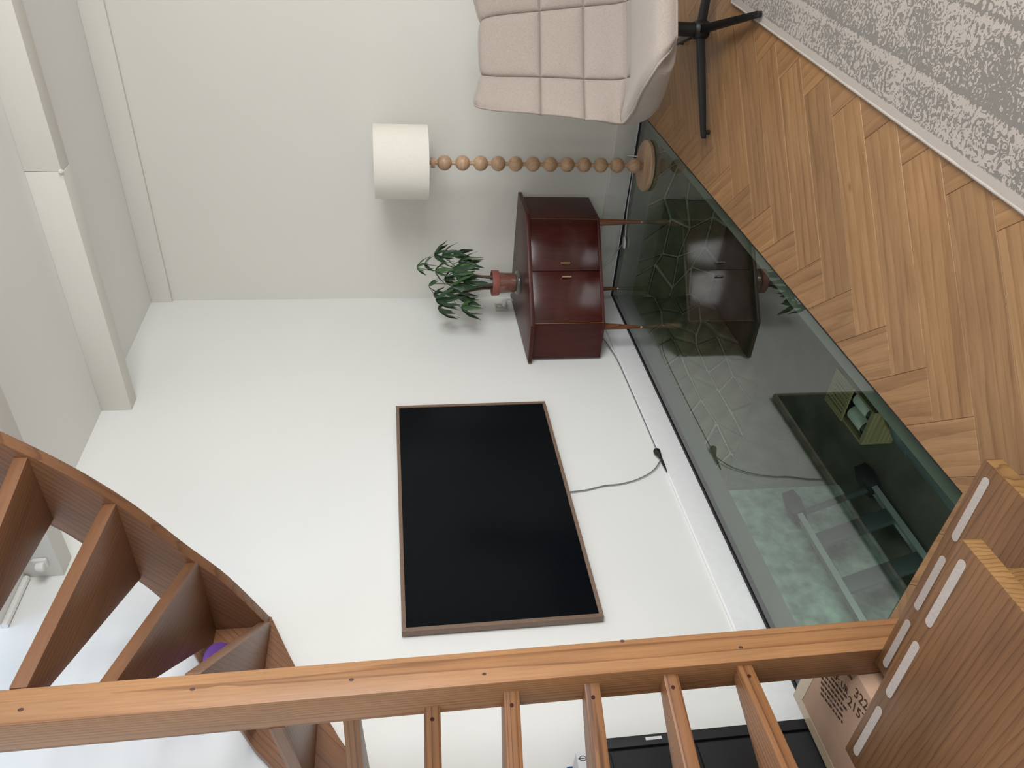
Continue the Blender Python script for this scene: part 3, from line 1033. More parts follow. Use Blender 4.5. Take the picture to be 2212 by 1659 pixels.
# purple round thing left on a stair near the corner
mk('purple_disc', MB().lathe([(0.0, -0.012), (0.088, -0.012), (0.096, -0.006), (0.098, 0.004), (0.09, 0.012), (0.0, 0.014)], (0, 0, 0), 28), 'purple', smooth=50,
   label='small purple disc lying on an upper stair tread by the wall', category='disc',
   frame=Matrix.Identity(4)).matrix_basis = Matrix.Translation((0.128, -2.865, 2.185)) @ Matrix.Rotation(R(-38), 4, 'Y')

# ------------------------------------------------------------------ cardboard box with print under the stairs
cbz = 0.20
kb = thing('cardboard_box', (0.335, -3.287, 0), 'taped brown cardboard box with printed numbers on the floor under the stairs', 'box')
KW = WM[kb.name]


def kbox(*boxes):
    m = MB()
    for a_, b_ in boxes:
        m.box(a_, b_)
    m.v = [KW @ v for v in m.v]
    return m


mk('carton', kbox(((0, -0.66, 0.001), (0.402, 0, cbz))), 'cardboard', kb, frame=KW, bevel=0.003)
mk('tape', kbox(((-0.0008, -0.65, cbz - 0.04), (0.002, -0.01, cbz)), ((0.0, -0.65, cbz), (0.04, -0.002, cbz + 0.0012))), 'packing_tape', kb, frame=KW)
mk('tape', kbox(((0.042, -0.045, cbz), (0.38, 0.0, cbz + 0.0012)), ((0.042, -0.002, cbz - 0.05), (0.38, 0.0008, cbz))), 'packing_tape', kb, frame=KW)


def text_mesh(body, size, bold=0.0):
    cu = bpy.data.curves.new('lettering', 'FONT')
    cu.body = body
    cu.size = size
    cu.offset = bold
    cu.extrude = 0.0004
    cu.resolution_u = 3
    ob = bpy.data.objects.new('lettering', cu)
    COL.objects.link(ob)
    dg = bpy.context.evaluated_depsgraph_get()
    me = bpy.data.meshes.new_from_object(ob.evaluated_get(dg))
    bpy.data.objects.remove(ob)
    bpy.data.curves.remove(cu)
    return me


def lettering(body, size, W, mat, parent, bold=0.0):
    me = text_mesh(body, size, bold)
    me.materials.clear()
    me.materials.append(MATS[mat])
    return inst('print', me, W, parent)


rd = R(-73)                                             # reading direction of the print
TB = Matrix.Translation((0.0, 0.0, cbz + 0.0015))


def on_box(x, y):
    return Matrix.Translation((x, y, cbz + 0.0012)) @ Matrix.Rotation(rd, 4, 'Z')


lettering('3226', 0.046, on_box(0.668, -3.49), 'print_dark', kb)
lettering('2157', 0.046, on_box(0.616, -3.485), 'print_dark', kb)
lettering('REF: UR', 0.030, on_box(0.610, -3.375), 'print_dark', kb)
lettering('PRODUCTION', 0.016, on_box(0.665, -3.36), 'print_dark', kb)
dash = MB()
for r_ in range(6):                                     # rows of small print, too small to read
    s = 0.0
    while s < 0.13:
        L = rp.uniform(0.006, 0.02)
        bx = (0.585 - r_ * 0.016, -3.335 - 0.01 * r_)
        dx, dy = math.cos(rd), math.sin(rd)
        p0 = (bx[0] + dx * s, bx[1] + dy * s)
        p1 = (bx[0] + dx * (s + L), bx[1] + dy * (s + L))
        nx, ny = -dy * 0.0035, dx * 0.0035
        dash.prism([(p0[0] - nx, p0[1] - ny), (p1[0] - nx, p1[1] - ny), (p1[0] + nx, p1[1] + ny), (p0[0] + nx, p0[1] + ny)], cbz + 0.0005, cbz + 0.0016)
        s += L + 0.006
for r_ in range(8):
    s = 0.0
    while s < 0.09:
        L = rp.uniform(0.005, 0.018)
        bx = (0.62 - r_ * 0.016, -3.60 - 0.005 * r_)
        p0 = (bx[0] + dx * s, bx[1] + dy * s)
        p1 = (bx[0] + dx * (s + L), bx[1] + dy * (s + L))
        dash.prism([(p0[0] - nx, p0[1] - ny), (p1[0] - nx, p1[1] - ny), (p1[0] + nx, p1[1] + ny), (p0[0] + nx, p0[1] + ny)], cbz + 0.0005, cbz + 0.0016)
        s += L + 0.006
mk('print', dash, 'print_dark', kb, kind='stuff')

# ------------------------------------------------------------------ black drawer unit behind the stairs, with boxes on it
du = thing('drawer_unit', (0.22, -3.66, 0), 'black drawer unit against the left wall behind the stair treads', 'drawer unit')
XF, YR = 0.315, -3.365
mk('carcass', MB().box((0.02, -3.92, 0.0), (XF - 0.015, YR, 0.905)), 'black_panel', du, bevel=0.004)
mk('stile', MB().box((XF - 0.0148, YR - 0.035, 0.0), (XF, YR, 0.905)), 'black_panel', du, bevel=0.002)
mk('stile', MB().box((XF - 0.0148, -3.92, 0.0), (XF, -3.89, 0.905)), 'black_panel', du, bevel=0.002)
for k in range(3):
    z0 = 0.03 + k * 0.293
    mk('drawer_front', MB().box((XF - 0.0148, -3.885, z0), (XF - 0.002, YR - 0.045, z0 + 0.265)), 'black_panel', du, bevel=0.003)
mk('sticker', MB().box((XF + 0.0001, YR - 0.020, 0.70), (XF + 0.001, YR - 0.010, 0.755)), 'paper_white', du)
wb = thing('white_carton', (0.25, -3.44, 0.906), 'small white printed carton standing on the black drawer unit', 'box')
mk('carton', MB().box((0.21, -3.52, 0.906), (0.30, -3.395, 0.992)), 'paper_white', wb, bevel=0.0015)
mark = MB()
mark.tube([(0.3006, -3.415 + 0.008 * math.cos(a), 0.972 + 0.011 * math.sin(a)) for a in [2 * math.pi * k / 16 for k in range(16)]], 0.0012, 5, closed=True)
mk('print', mark, 'print_grey', wb)
mk('print', MB().box((0.3002, -3.416, 0.956), (0.3012, -3.414, 0.988)), 'print_grey', wb)
mk('print', MB().box((0.3002, -3.50, 0.922), (0.3008, -3.43, 0.926)), 'print_grey', wb)
mk('print', MB().box((0.3002, -3.50, 0.914), (0.3008, -3.43, 0.918)), 'print_grey', wb)
bb = thing('blue_carton', (0.13, -3.47, 0.906), 'small blue carton beside the white one on the black drawer unit', 'box')
mk('carton', MB().box((0.09, -3.54, 0.906), (0.18, -3.378, 1.004)), 'blue_card', bb, bevel=0.0015)
mk('paper_label', MB().box((0.18, -3.46, 0.945), (0.1806, -3.40, 0.985)), 'paper_white', bb)

# ------------------------------------------------------------------ television
ty0, ty1, tz0, tz1 = -2.7075, -1.2425, 0.696, 1.538
tv = thing('television', (0.02, (ty0 + ty1) / 2, tz0), 'flat black television in a thin brown frame hung on the left wall', 'television')
BZ = 0.0175
mk('panel_back', MB().box((0.006, ty0 + 0.02, tz0 + 0.02), (0.030, ty1 - 0.02, tz1 - 0.02)), 'dark_tv_edge', tv)
for a, b in (((ty0, tz0), (ty1, tz0 + BZ)), ((ty0, tz1 - BZ), (ty1, tz1))):
    y0_, z0_ = a
    y1_, z1_ = b
    low = z0_ == tz0
    poly = [(y0_, z0_), (y1_, z0_), (y1_ - BZ, z1_), (y0_ + BZ, z1_)] if low else [(y0_ + BZ, z0_), (y1_ - BZ, z0_), (y1_, z1_), (y0_, z1_)]
    mk('bezel', MB().prism(poly, 0.012, 0.045, 'x'), 'tv_bezel', tv, frame=(0, 1, 0), bevel=0.0012)
for y0_, left in ((ty0, True), (ty1, False)):
    s = 1 if left else -1
    poly = [(y0_, tz0), (y0_ + s * BZ, tz0 + BZ), (y0_ + s * BZ, tz1 - BZ), (y0_, tz1)]
    mk('bezel', MB().prism(poly, 0.012, 0.045, 'x'), 'tv_bezel', tv, frame=(0, 0, 1), bevel=0.0012)
mk('screen', MB().box((0.03, ty0 + BZ - 0.002, tz0 + BZ - 0.002), (0.040, ty1 - BZ + 0.002, tz1 - BZ + 0.002)), 'tv_screen', tv)

# TV lead with its black plug, and the thin white lead it joins
tl = thing('power_lead', (0.02, -1.7, 0.15), 'thin grey power lead hanging below the television to a black plug', 'cable')
mk('wire', MB().tube(spline([(0.012, -1.941, 0.70), (0.010, -1.93, 0.60), (0.009, -1.905, 0.50), (0.010, -1.90, 0.42), (0.012, -1.875, 0.32), (0.014, -1.82, 0.22), (0.022, -1.75, 0.158), (0.024, -1.715, 0.152)], 6), 0.0032, 6), 'cord_grey', tl)
mk('plug', MB().tube([(0.026, -1.735, 0.152), (0.026, -1.715, 0.154), (0.026, -1.69, 0.158), (0.026, -1.676, 0.159)], [0.006, 0.012, 0.019, 0.018], 12), 'rubber_black', tl, smooth=40)
mk('pin', MB().cyl((0.026, -1.676, 0.165), (0.026, -1.658, 0.165), 0.002, n=8).cyl((0.026, -1.676, 0.150), (0.026, -1.658, 0.150), 0.002, n=8), 'aluminium', tl)
mk('strain_relief', MB().tube([(0.020, -1.73, 0.150), (0.020, -1.80, 0.148), (0.018, -1.84, 0.148)], [0.009, 0.006, 0.002], 8), 'rubber_black', tl)
el = thing('extension_lead', (0.02, -1.1, 0.15), 'thin pale lead running along the skirting board from the cabinet', 'cable')
mk('wire', MB().tube(spline([(0.05, -0.595, 0.250), (0.04, -0.585, 0.215), (0.035, -0.60, 0.20), (0.022, -0.68, 0.175), (0.020, -0.80, 0.160), (0.018, -1.0, 0.154), (0.018, -1.3, 0.152), (0.02, -1.655, 0.152)], 7), 0.003, 6), 'cord_grey', el)

# wall socket above the cabinet
so = thing('wall_socket', (0.0, -0.14, 0.81), 'white double wall socket with plugs on the left wall beside the plant', 'socket')
mk('plate', MB().box((0.001, -0.185, 0.765), (0.011, -0.10, 0.85)), 'socket_plastic', so, bevel=0.003)
mk('socket_well', MB().tube([(0.0112, -0.142 + 0.024 * math.cos(2 * math.pi * k / 20), 0.822 + 0.019 * math.sin(2 * math.pi * k / 20)) for k in range(20)], 0.0018, 5, closed=True), 'cord_grey', so)
mk('plug', MB().cyl((0.011, -0.135, 0.785), (0.05, -0.135, 0.78), 0.017, 0.012, 12), 'white_plastic', so, bevel=0.002)
mk('plug', MB().tube([(0.012, -0.105, 0.79), (0.035, -0.105, 0.788), (0.045, -0.103, 0.765)], [0.012, 0.011, 0.006], 10), 'white_plastic', so, smooth=40)
mk('wire', MB().tube([(0.048, -0.135, 0.779), (0.055, -0.135, 0.76), (0.05, -0.138, 0.68)], 0.003, 6).tube([(0.045, -0.103, 0.77), (0.045, -0.105, 0.72), (0.04, -0.11, 0.66)], 0.003, 6), 'cord_white', so)

# ------------------------------------------------------------------ corner cabinet
cz0, cz1, cz2 = 0.262, 0.704, 0.728
foot = [(0.02, -0.02), (0.02, -0.785), (0.268, -0.782), (0.750, -0.338), (0.752, -0.02)]
cc = thing('corner_cabinet', (0.35, -0.35, 0), 'dark red-brown wooden corner cabinet on tapered legs beneath the plant', 'cabinet')
LF, RF = Vector((0.268, -0.782, 0)), Vector((0.750, -0.338, 0))
fd = (RF - LF).normalized()                       # along the front
fn = Vector((fd.y, -fd.x, 0))                     # out of the front
ins = 0.018
mk('bottom_panel', MB().prism(foot, cz0, cz0 + 0.018), 'mahogany', cc, frame=(fd.x, fd.y, 0), bevel=0.0015)
mk('side_panel', MB().prism([(0.02, -0.785), (0.268, -0.782), (0.268 - 0.004, -0.764), (0.02, -0.767)], cz0 + 0.018, cz1), 'mahogany', cc, frame=(0, 0, 1), bevel=0.0015)
mk('side_panel', MB().prism([(0.750, -0.338), (0.752, -0.02), (0.734, -0.02), (0.732, -0.332)], cz0 + 0.018, cz1), 'mahogany', cc, frame=(0, 0, 1), bevel=0.0015)
mk('back_panel', MB().prism([(0.02, -0.02), (0.734, -0.02), (0.734, -0.03), (0.03, -0.03), (0.03, -0.767), (0.02, -0.767)], cz0 + 0.018, cz1), 'mahogany', cc)
# light edge strips between sides and doors
for P_, sgn in ((LF, 1), (RF, -1)):
    a_ = P_ + fd * sgn * 0.003
    mk('edge_strip', MB().prism([tuple((a_ + fn * 0.002)[:2]), tuple((a_ + fd * sgn * 0.003 + fn * 0.002)[:2]), tuple((a_ + fd * sgn * 0.003 - fn * 0.012)[:2]), tuple((a_ - fn * 0.012)[:2])],
                            cz0 + 0.012, cz1 - 0.004), 'pine_end', cc)
W_ = (RF - LF).length
mid = LF + fd * (W_ * 0.5)
for k in (0, 1):
    a_ = LF + fd * (0.009 if k == 0 else W_ * 0.5 + 0.0015)
    b_ = LF + fd * (W_ * 0.5 - 0.0015 if k == 0 else W_ - 0.009)
    pl = [a_, b_, b_ - fn * 0.018, a_ - fn * 0.018]
    dr = mk('door', MB().prism([tuple(p[:2]) for p in pl], cz0 + 0.020, cz1 - 0.004), 'mahogany_gloss', cc, frame=(0, 0, 1), bevel=0.0015)
    hp = mid + fd * (0.045 if k else -0.040)
    h = MB()
    hz = 0.497 if k else 0.492
    h.tube([hp + fn * 0.018 + Vector((0, 0, hz - 0.028)), hp + fn * 0.018 + Vector((0, 0, hz + 0.028))], 0.0042, 8)
    for dz in (-0.022, 0.022):
        h.tube([hp - fn * 0.001 + Vector((0, 0, hz + dz)), hp + fn * 0.018 + Vector((0, 0, hz + dz))], 0.003, 6)
    mk('handle', h, 'brass', dr, smooth=40)
top = [(0.015, -0.015), (0.015, -0.825), (0.278, -0.815), (0.782, -0.348), (0.782, -0.015)]
mk('top_board', MB().prism(top, cz1, cz2), 'mahogany', cc, frame=(fd.x, fd.y, 0), bevel=0.003)
for (px, py, sx, sy) in ((0.205, -0.715, -0.022, 0.015), (0.725, -0.338, 0.018, -0.028), (0.13, -0.13, 0.005, 0.0)):
    lg = MB().tube([(px, py, cz0), (px + sx * 0.5, py + sy * 0.5, cz0 * 0.5), (px + sx, py + sy, 0.006)], [0.022, 0.016, 0.009], 14)
    l_ = mk('leg', lg, 'teak_leg', cc, frame=(0, 0, 1), smooth=40)
    mk('glide', MB().cyl((px + sx, py + sy, 0.0), (px + sx, py + sy, 0.006), 0.009, n=12), 'brass', l_)

# ------------------------------------------------------------------ glass vase holder and potted money tree
pc = Vector((0.325, -0.375, 0))
gv = thing('glass_planter', (pc.x, pc.y, cz2), 'clear glass planter with thick base on the corner cabinet', 'planter')
mk('thick_base', MB().lathe([(0.05, 0.0), (0.068, 0.003), (0.076, 0.012), (0.076, 0.026), (0.070, 0.034), (0.055, 0.036)], (pc.x, pc.y, cz2 + 0.0005), 32), 'clear_glass', gv, smooth=50)
mk('wall', MB().lathe([(0.066, 0.0355), (0.070, 0.08), (0.074, 0.15), (0.071, 0.15), (0.067, 0.08), (0.063, 0.0365)], (pc.x, pc.y, cz2), 32, close=False), 'clear_glass', gv, smooth=50)
pt = thing('potted_plant', (pc.x, pc.y, cz2 + 0.037), 'bushy green money tree in a terracotta-coloured plastic pot on the corner cabinet', 'plant')
pz0 = cz2 + 0.038
mk('pot', MB().lathe([(0.0, 0.0), (0.054, 0.0), (0.058, 0.004), (0.066, 0.105), (0.078, 0.107), (0.080, 0.110), (0.081, 0.150), (0.078, 0.152), (0.074, 0.150), (0.072, 0.135), (0.0, 0.133)], (pc.x, pc.y, pz0), 32, close=False), 'terracotta_plastic', pt, smooth=40)
mk('soil', MB().lathe([(0.0, 0.138), (0.04, 0.14), (0.0715, 0.136), (0.0715, 0.134), (0.0, 0.1335)], (pc.x, pc.y, pz0), 20, close=False), 'soil', pt, smooth=60)
mk('plant_tag', MB().box((pc.x - 0.065, pc.y + 0.03, pz0 + 0.13), (pc.x + 0.005, pc.y + 0.033, pz0 + 0.30)), 'paper_white', pt)
zs = pz0 + 0.135


def bp(px, py, D):
    """photo pixel -> point at horizontal distance D from the camera (reads off where a leaf cluster hangs)"""
    u, v = 1659 - py, px
    d = _r * ((u - 829.5) / FPX) - _u * ((v - 1106.0) / FPX) + _f
    return CAM + d * (D / math.hypot(d.x, d.y))


PD = math.hypot(pc.x - CAM.x, pc.y - CAM.y)
trunks = []
for (ox, oy, tx, ty, tz) in ((0.03, 0.02, 0.075, 0.02, 0.20), (-0.005, -0.015, 0.0, -0.02, 0.22), (-0.035, 0.0, -0.06, -0.02, 0.20)):
    p = spline([(pc.x + ox, pc.y + oy, zs), (pc.x + ox * 1.2, pc.y + oy * 1.2, zs + 0.10), (pc.x + tx, pc.y + ty, zs + tz)], 5)
    mk('trunk', MB().tube(p, [0.012 - 0.006 * k / (len(p) - 1) for k in range(len(p))], 8), 'stem_brown', pt, smooth=50)
    trunks.append(Vector(p[-1]))


def leaf_mesh(name, L, Wd, droop):
    n, m = 9, 2
    vs, fs = [], []
    for i in range(n + 1):
        t_ = i / n
        w_ = Wd * (math.sin(math.pi * t_ ** 0.8) ** 0.9) * (1 - 0.15 * t_) + 0.0006
        x = L * t_
        z = -droop * L * t_ * t_
        for s in (-1, -0.5, 0, 0.5, 1):
            vs.append((x, s * w_, z + abs(s) * w_ * 0.35 + 0.0025 * math.sin(t_ * 14) * abs(s)))
    for i in range(n):
        for s in range(4):
            fs.append((i * 5 + s, i * 5 + s + 1, i * 5 + s + 6, i * 5 + s + 5))
    me = bpy.data.meshes.new(name)
    me.from_pydata(vs, [], fs)
    for p in me.polygons:
        p.use_smooth = True
    me.materials.append(MATS['leaf_green'])
    return me


leaves = [leaf_mesh('leaf_a', 0.160, 0.019, 0.25), leaf_mesh('leaf_b', 0.145, 0.020, 0.45), leaf_mesh('leaf_c', 0.172, 0.021, 0.12)]
rl = random.Random(21)
#        px   py   depth  number  scale  droop-tilt
CL = [(900, 577, 0.02, 5, 0.62, 35), (917, 572, 0.00, 4, 0.60, 30), (938, 552, 0.05, 6, 0.80, 35), (955, 551, -0.05, 6, 0.85, 45),
      (940, 585, -0.10, 6, 0.75, 40), (978, 552, 0.06, 6, 0.95, 60), (976, 587, -0.12, 7, 1.00, 55), (990, 566, 0.00, 6, 0.95, 60),
      (926, 618, 0.00, 5, 0.62, 35), (936, 636, 0.08, 5, 0.65, 40), (941, 648, -0.12, 7, 1.10, 52), (946, 668, 0.00, 6, 0.95, 48),
      (975, 620, -0.14, 7, 1.00, 60), (985, 600, 0.10, 7, 1.00, 60), (988, 640, -0.04, 6, 0.95, 58), (996, 664, -0.08, 5, 0.95, 52),
      (962, 632, 0.12, 6, 0.85, 45), (960, 605, 0.02, 6, 0.78, 40), (1000, 612, -0.10, 5, 0.9, 66), (1000, 575, 0.00, 5, 0.9, 55)]
for (px, py, dd, num, sc, tilt) in CL:
    c0 = bp(px, py, PD + dd)
    if c0.x < 0.10:
        c0.x = 0.10
    if c0.y > -0.12:
        c0.y = -0.12
    tr_ = min(trunks, key=lambda q_: (q_ - c0).length)
    mid_ = (tr_ + c0) / 2 + Vector((rl.uniform(-0.02, 0.02), rl.uniform(-0.02, 0.02), 0.05))
    mk('stem', MB().tube(spline([tuple(tr_), tuple(mid_), tuple(c0)], 5), 0.0022, 5), 'stem_green', pt)
    out = Vector((c0.x - pc.x, c0.y - pc.y, 0))
    base = math.atan2(out.y, out.x) if out.length > 0.02 else rl.uniform(0, 6.28)
    for k in range(num):
        a = base + (k - (num - 1) / 2) * (2 * math.pi / (num + 0.6)) + rl.uniform(-0.2, 0.2)
        s = sc * (1.0 - 0.10 * abs(k - (num - 1) / 2)) * rl.uniform(0.9, 1.1)
        tip = Vector((math.cos(a), math.sin(a), 0)) * 0.12 * s * math.cos(R(tilt))
        if c0.x + tip.x < 0.012 or c0.y + tip.y > -0.012:
            continue
        W = Matrix.Translation(c0) @ Matrix.Rotation(a, 4, 'Z') @ Matrix.Rotation(R(tilt + rl.uniform(-14, 14)), 4, 'Y') @ Matrix.Rotation(rl.uniform(-0.5, 0.5), 4, 'X') @ Matrix.Scale(s, 4)
        inst('leaf', leaves[rl.randrange(3)], W, pt)

# ------------------------------------------------------------------ bead floor lamp
lx, ly = 1.072, -0.291
lp = thing('floor_lamp', (lx, ly, 0), 'floor lamp of stacked wooden beads with a white drum shade', 'lamp')
mk('base', MB().lathe([(0.0, 0.0), (0.144, 0.0), (0.149, 0.004), (0.149, 0.020), (0.143, 0.027), (0.05, 0.029), (0.048, 0.033), (0.0, 0.034)], (lx, ly, 0.001), 48, close=False), 'beech', lp, smooth=35)
mk('pole', MB().cyl((lx, ly, 0.03), (lx, ly, 1.36), 0.0115, n=14), 'beech', lp, frame=(0, 0, 1), smooth=50)
bead = None
for z in (1.221, 1.116, 1.011, 0.907, 0.804, 0.701, 0.597, 0.494, 0.392, 0.290, 0.188, 0.083):
    if bead is None:
        bead = mk('bead', MB().lathe([(0.0435 * math.sin(math.pi * k / 18) + 1e-4, -0.0435 * math.cos(math.pi * k / 18)) for k in range(19)], (lx, ly, z), 28), 'beech', lp, smooth=60)
    else:
        inst('bead', bead.data, Matrix.Translation((lx, ly, z)) @ Matrix.Rotation(rl.uniform(0, 6.28), 4, 'Z'), lp)
mk('collar', MB().lathe([(0.0, 0.0), (0.029, 0.0), (0.030, 0.003), (0.030, 0.022), (0.0, 0.024)], (lx, ly, 1.277), 24, close=False), 'beech', lp, smooth=40)
sh = mk('shade', MB().lathe([(0.2085, 1.318), (0.2065, 1.622), (0.2045, 1.622), (0.2065, 1.318), (0.2085, 1.318)], (lx, ly, 0), 64, close=False), 'linen_white', lp, smooth=40)
spd = MB()
for k in range(3):
    a = k * 2 * math.pi / 3 + 0.4
    spd.tube([(lx, ly, 1.355), (lx + 0.206 * math.cos(a), ly + 0.206 * math.sin(a), 1.34)], 0.0025, 6)
mk('shade_spider', spd, 'aluminium', sh)
mk('bulb', MB().lathe([(0.0, 0.0), (0.014, 0.0), (0.014, 0.03), (0.03, 0.07), (0.03, 0.085), (0.018, 0.108), (0.0, 0.112)], (lx, ly, 1.36), 16, close=False), 'white_plastic', lp, smooth=50)
cd = mk('cord', MB().tube(spline([(lx + 0.02, ly + 0.10, 0.036), (lx - 0.005, ly + 0.17, 0.075), (lx - 0.05, ly + 0.20, 0.03), (0.90, -0.06, 0.006), (0.70, -0.07, 0.006), (0.50, -0.12, 0.006), (0.42, -0.06, 0.006), (0.33, -0.03, 0.03), (0.25, -0.035, 0.10)], 6), 0.003, 6), 'cord_white', lp)
mk('foot_switch', MB().lathe([(0.0, 0.0), (0.022, 0.001), (0.026, 0.006), (0.022, 0.016), (0.0, 0.020)], (0, 0, 0), 20, close=False), 'white_plastic', lp, smooth=50,
   frame=Matrix.Identity(4))
_fs = [o for o in lp.children if o.name.startswith('foot_switch')][0]
_fs.matrix_basis = WM[lp.name].inverted() @ Matrix.Translation((0.485, -0.135, 0.001)) @ Matrix.Rotation(R(25), 4, 'Z') @ Matrix.Diagonal((1.6, 0.9, 1.0, 1.0))

# ------------------------------------------------------------------ rug
ra, rb = Vector((2.109, -1.033, 0)), Vector((2.018, -3.13, 0))
rdir = (rb - ra).normalized()
rnx = Vector((-rdir.y, rdir.x, 0))                       # away from the glass
if rnx.x < 0:
    rnx = -rnx
RL, RWd = 2.95, 1.95
rug = thing('rug', tuple((ra + rdir * RL / 2 + rnx * RWd / 2)[:3]), 'beige rug with a worn grey oriental pattern and pale bound edge', 'rug')
Wr = Matrix(((rnx.x, rdir.x, 0, ra.x), (rnx.y, rdir.y, 0, ra.y), (0, 0, 1, 0.0), (0, 0, 0, 1)))
mbr = MB()
nx_, ny_ = 40, 60
rr = random.Random(2)
vs, fs = [], []
for i in range(nx_ + 1):
    for j in range(ny_ + 1):
        vs.append(Wr @ Vector((RWd * i / nx_, RL * j / ny_, 0.0115 + rr.uniform(-0.0005, 0.0005))))
for i in range(nx_):
    for j in range(ny_):
        k = i * (ny_ + 1) + j
        fs.append((k, k + 1, k + ny_ + 2, k + ny_ + 1))
mbr.add(vs, fs)
nb = len(vs)
mbr.add([Wr @ Vector(p) for p in ((0, 0, 0.001), (RWd, 0, 0.001), (RWd, RL, 0.001), (0, RL, 0.001), (0, 0, 0.0112), (RWd, 0, 0.0112), (RWd, RL, 0.0112), (0, RL, 0.0112))],
        [(0, 3, 2, 1), (0, 1, 5, 4), (1, 2, 6, 5), (2, 3, 7, 6), (3, 0, 4, 7)])
mk('pile', mbr, 'rug_pile', rug, frame=Wr, smooth=60)
mk('binding', MB().tube([Wr @ Vector((0.0, RL * k / 60, 0.0068 + 0.0006 * math.sin(k * 1.7))) for k in range(61)], 0.0066, 10), 'rug_binding', rug, smooth=60)
mk('binding', MB().tube([Wr @ Vector((RWd * k / 30, 0.0, 0.0068)) for k in range(31)], 0.0066, 10), 'rug_binding', rug, smooth=60)
mk('binding', MB().tube([Wr @ Vector((RWd, RL * k / 60, 0.0068)) for k in range(61)], 0.0066, 10), 'rug_binding', rug, smooth=60)
mk('binding', MB().tube([Wr @ Vector((RWd * k / 30, RL, 0.0068)) for k in range(31)], 0.0066, 10), 'rug_binding', rug, smooth=60)

# ------------------------------------------------------------------ swivel lounge chair
hub = Vector((1.97, -0.93, 0))
fwd = math.atan2(-0.843, 0.538)
ch = thing('lounge_chair', tuple(hub), 'quilted beige swivel chair with black star base beside the rug', 'chair', rotz=fwd)
CW = WM[ch.name]
prof = spline([(0.36, 0.345), (0.372, 0.385), (0.345, 0.425), (0.22, 0.440), (0.02, 0.415), (-0.11, 0.390), (-0.175, 0.435), (-0.205, 0.55), (-0.235, 0.72), (-0.27, 0.90), (-0.305, 1.04), (-0.325, 1.075), (-0.35, 1.08)], 16)
_pa = [0.0]
for i in range(1, len(prof)):
    _pa.append(_pa[-1] + math.hypot(prof[i][0] - prof[i - 1][0], prof[i][1] - prof[i - 1][1]))
_i0 = min(range(len(prof)), key=lambda i: abs(prof[i][0] + 0.11) + abs(prof[i][1] - 0.390))
SEAMS = [_pa[_i0] + d_ for d_ in (0.045, 0.245, 0.455)]
_us = sorted(set([round(_pa[-1] * k / 110, 5) for k in range(111)] + [round(c_ + o_, 5) for c_ in SEAMS for o_ in (-0.012, -0.006, -0.003, 0.0, 0.003, 0.006, 0.012)]))


def _at(u_):
    for i in range(1, len(prof)):
        if u_ <= _pa[i] or i == len(prof) - 1:
            t_ = (u_ - _pa[i - 1]) / max(1e-9, _pa[i] - _pa[i - 1])
            return tuple(prof[i - 1][d_] + (prof[i][d_] - prof[i - 1][d_]) * t_ for d_ in (0, 1))


prof = [_at(u_) for u_ in _us]
NP = len(prof)
arc = [0.0]
for i in range(1, NP):
    arc.append(arc[-1] + math.hypot(prof[i][0] - prof[i - 1][0], prof[i][1] - prof[i - 1][1]))
AL = arc[-1]


def lerp_lin(tab, x):
    if x <= tab[0][0]:
        return tab[0][1]
    for (a, va), (b, vb) in zip(tab, tab[1:]):
        if x <= b:
            return va + (vb - va) * (x - a) / (b - a)
    return tab[-1][1]


def lerp_tab(tab, x):
    w_ = min(0.055, max(0.004, x - tab[0][0]), max(0.004, tab[-1][0] - x))
    return sum(lerp_lin(tab, x + w_ * (k / 6.0)) for k in range(-6, 7)) / 13.0


i_seatback = min(range(NP), key=lambda i: abs(prof[i][0] + 0.11) + abs(prof[i][1] - 0.390))
A1 = arc[i_seatback]
half = [(0.0, 0.19), (0.03, 0.235), (0.08, 0.285), (0.16, 0.33), (A1 * 0.7, 0.385), (A1 + 0.05, 0.40), (A1 + 0.20, 0.385), (A1 + 0.45, 0.345), (AL - 0.06, 0.315), (AL, 0.275)]
curl = [(0.0, 0.00), (0.10, 0.01), (A1 * 0.75, 0.02), (A1 + 0.03, 0.055), (A1 + 0.20, 0.10), (A1 + 0.45, 0.08), (AL, 0.05)]
rows = SEAMS                   # seams across
svals = sorted(set([round(-1 + 2 * k / 84, 4) for k in range(85)] + [round(sg * (0.45 + o_), 4) for sg in (-1, 1) for o_ in (-0.03, -0.015, -0.007, 0.0, 0.007, 0.015, 0.03)]))
NSX = len(svals)


def chair_pt(i, s, depth=0.0, quilt=True):
    a = max(0, i - 4)
    b = min(NP - 1, i + 4)
    tx, tz = prof[b][0] - prof[a][0], prof[b][1] - prof[a][1]
    L_ = math.hypot(tx, tz)
    # normal towards the sitter
    nx, nz = tz / L_, -tx / L_
    u_ = arc[i]
    hw = lerp_tab(half, u_)
    k = lerp_tab(curl, u_)
    off = k * abs(s) ** 3.2
    if quilt:
        dist = min([abs(u_ - r_) for r_ in rows] + [9])
        if u_ > 0.1:
            dist2 = min(abs(abs(s) - 0.45) * hw, 9)
            if u_ < A1 - 0.06:
                dist2 = 9
        else:
            dist2 = 9
        d_ = min(dist, dist2)
        off += 0.034 * (1 - math.exp(-(d_ / 0.016) ** 0.62)) - 0.024
        off -= 0.02 * max(0.0, (abs(s) - 0.86) / 0.14) ** 2
    p = Vector((prof[i][0] + nx * (off - depth), hw * s, prof[i][1] + nz * (off - depth)))
    return p


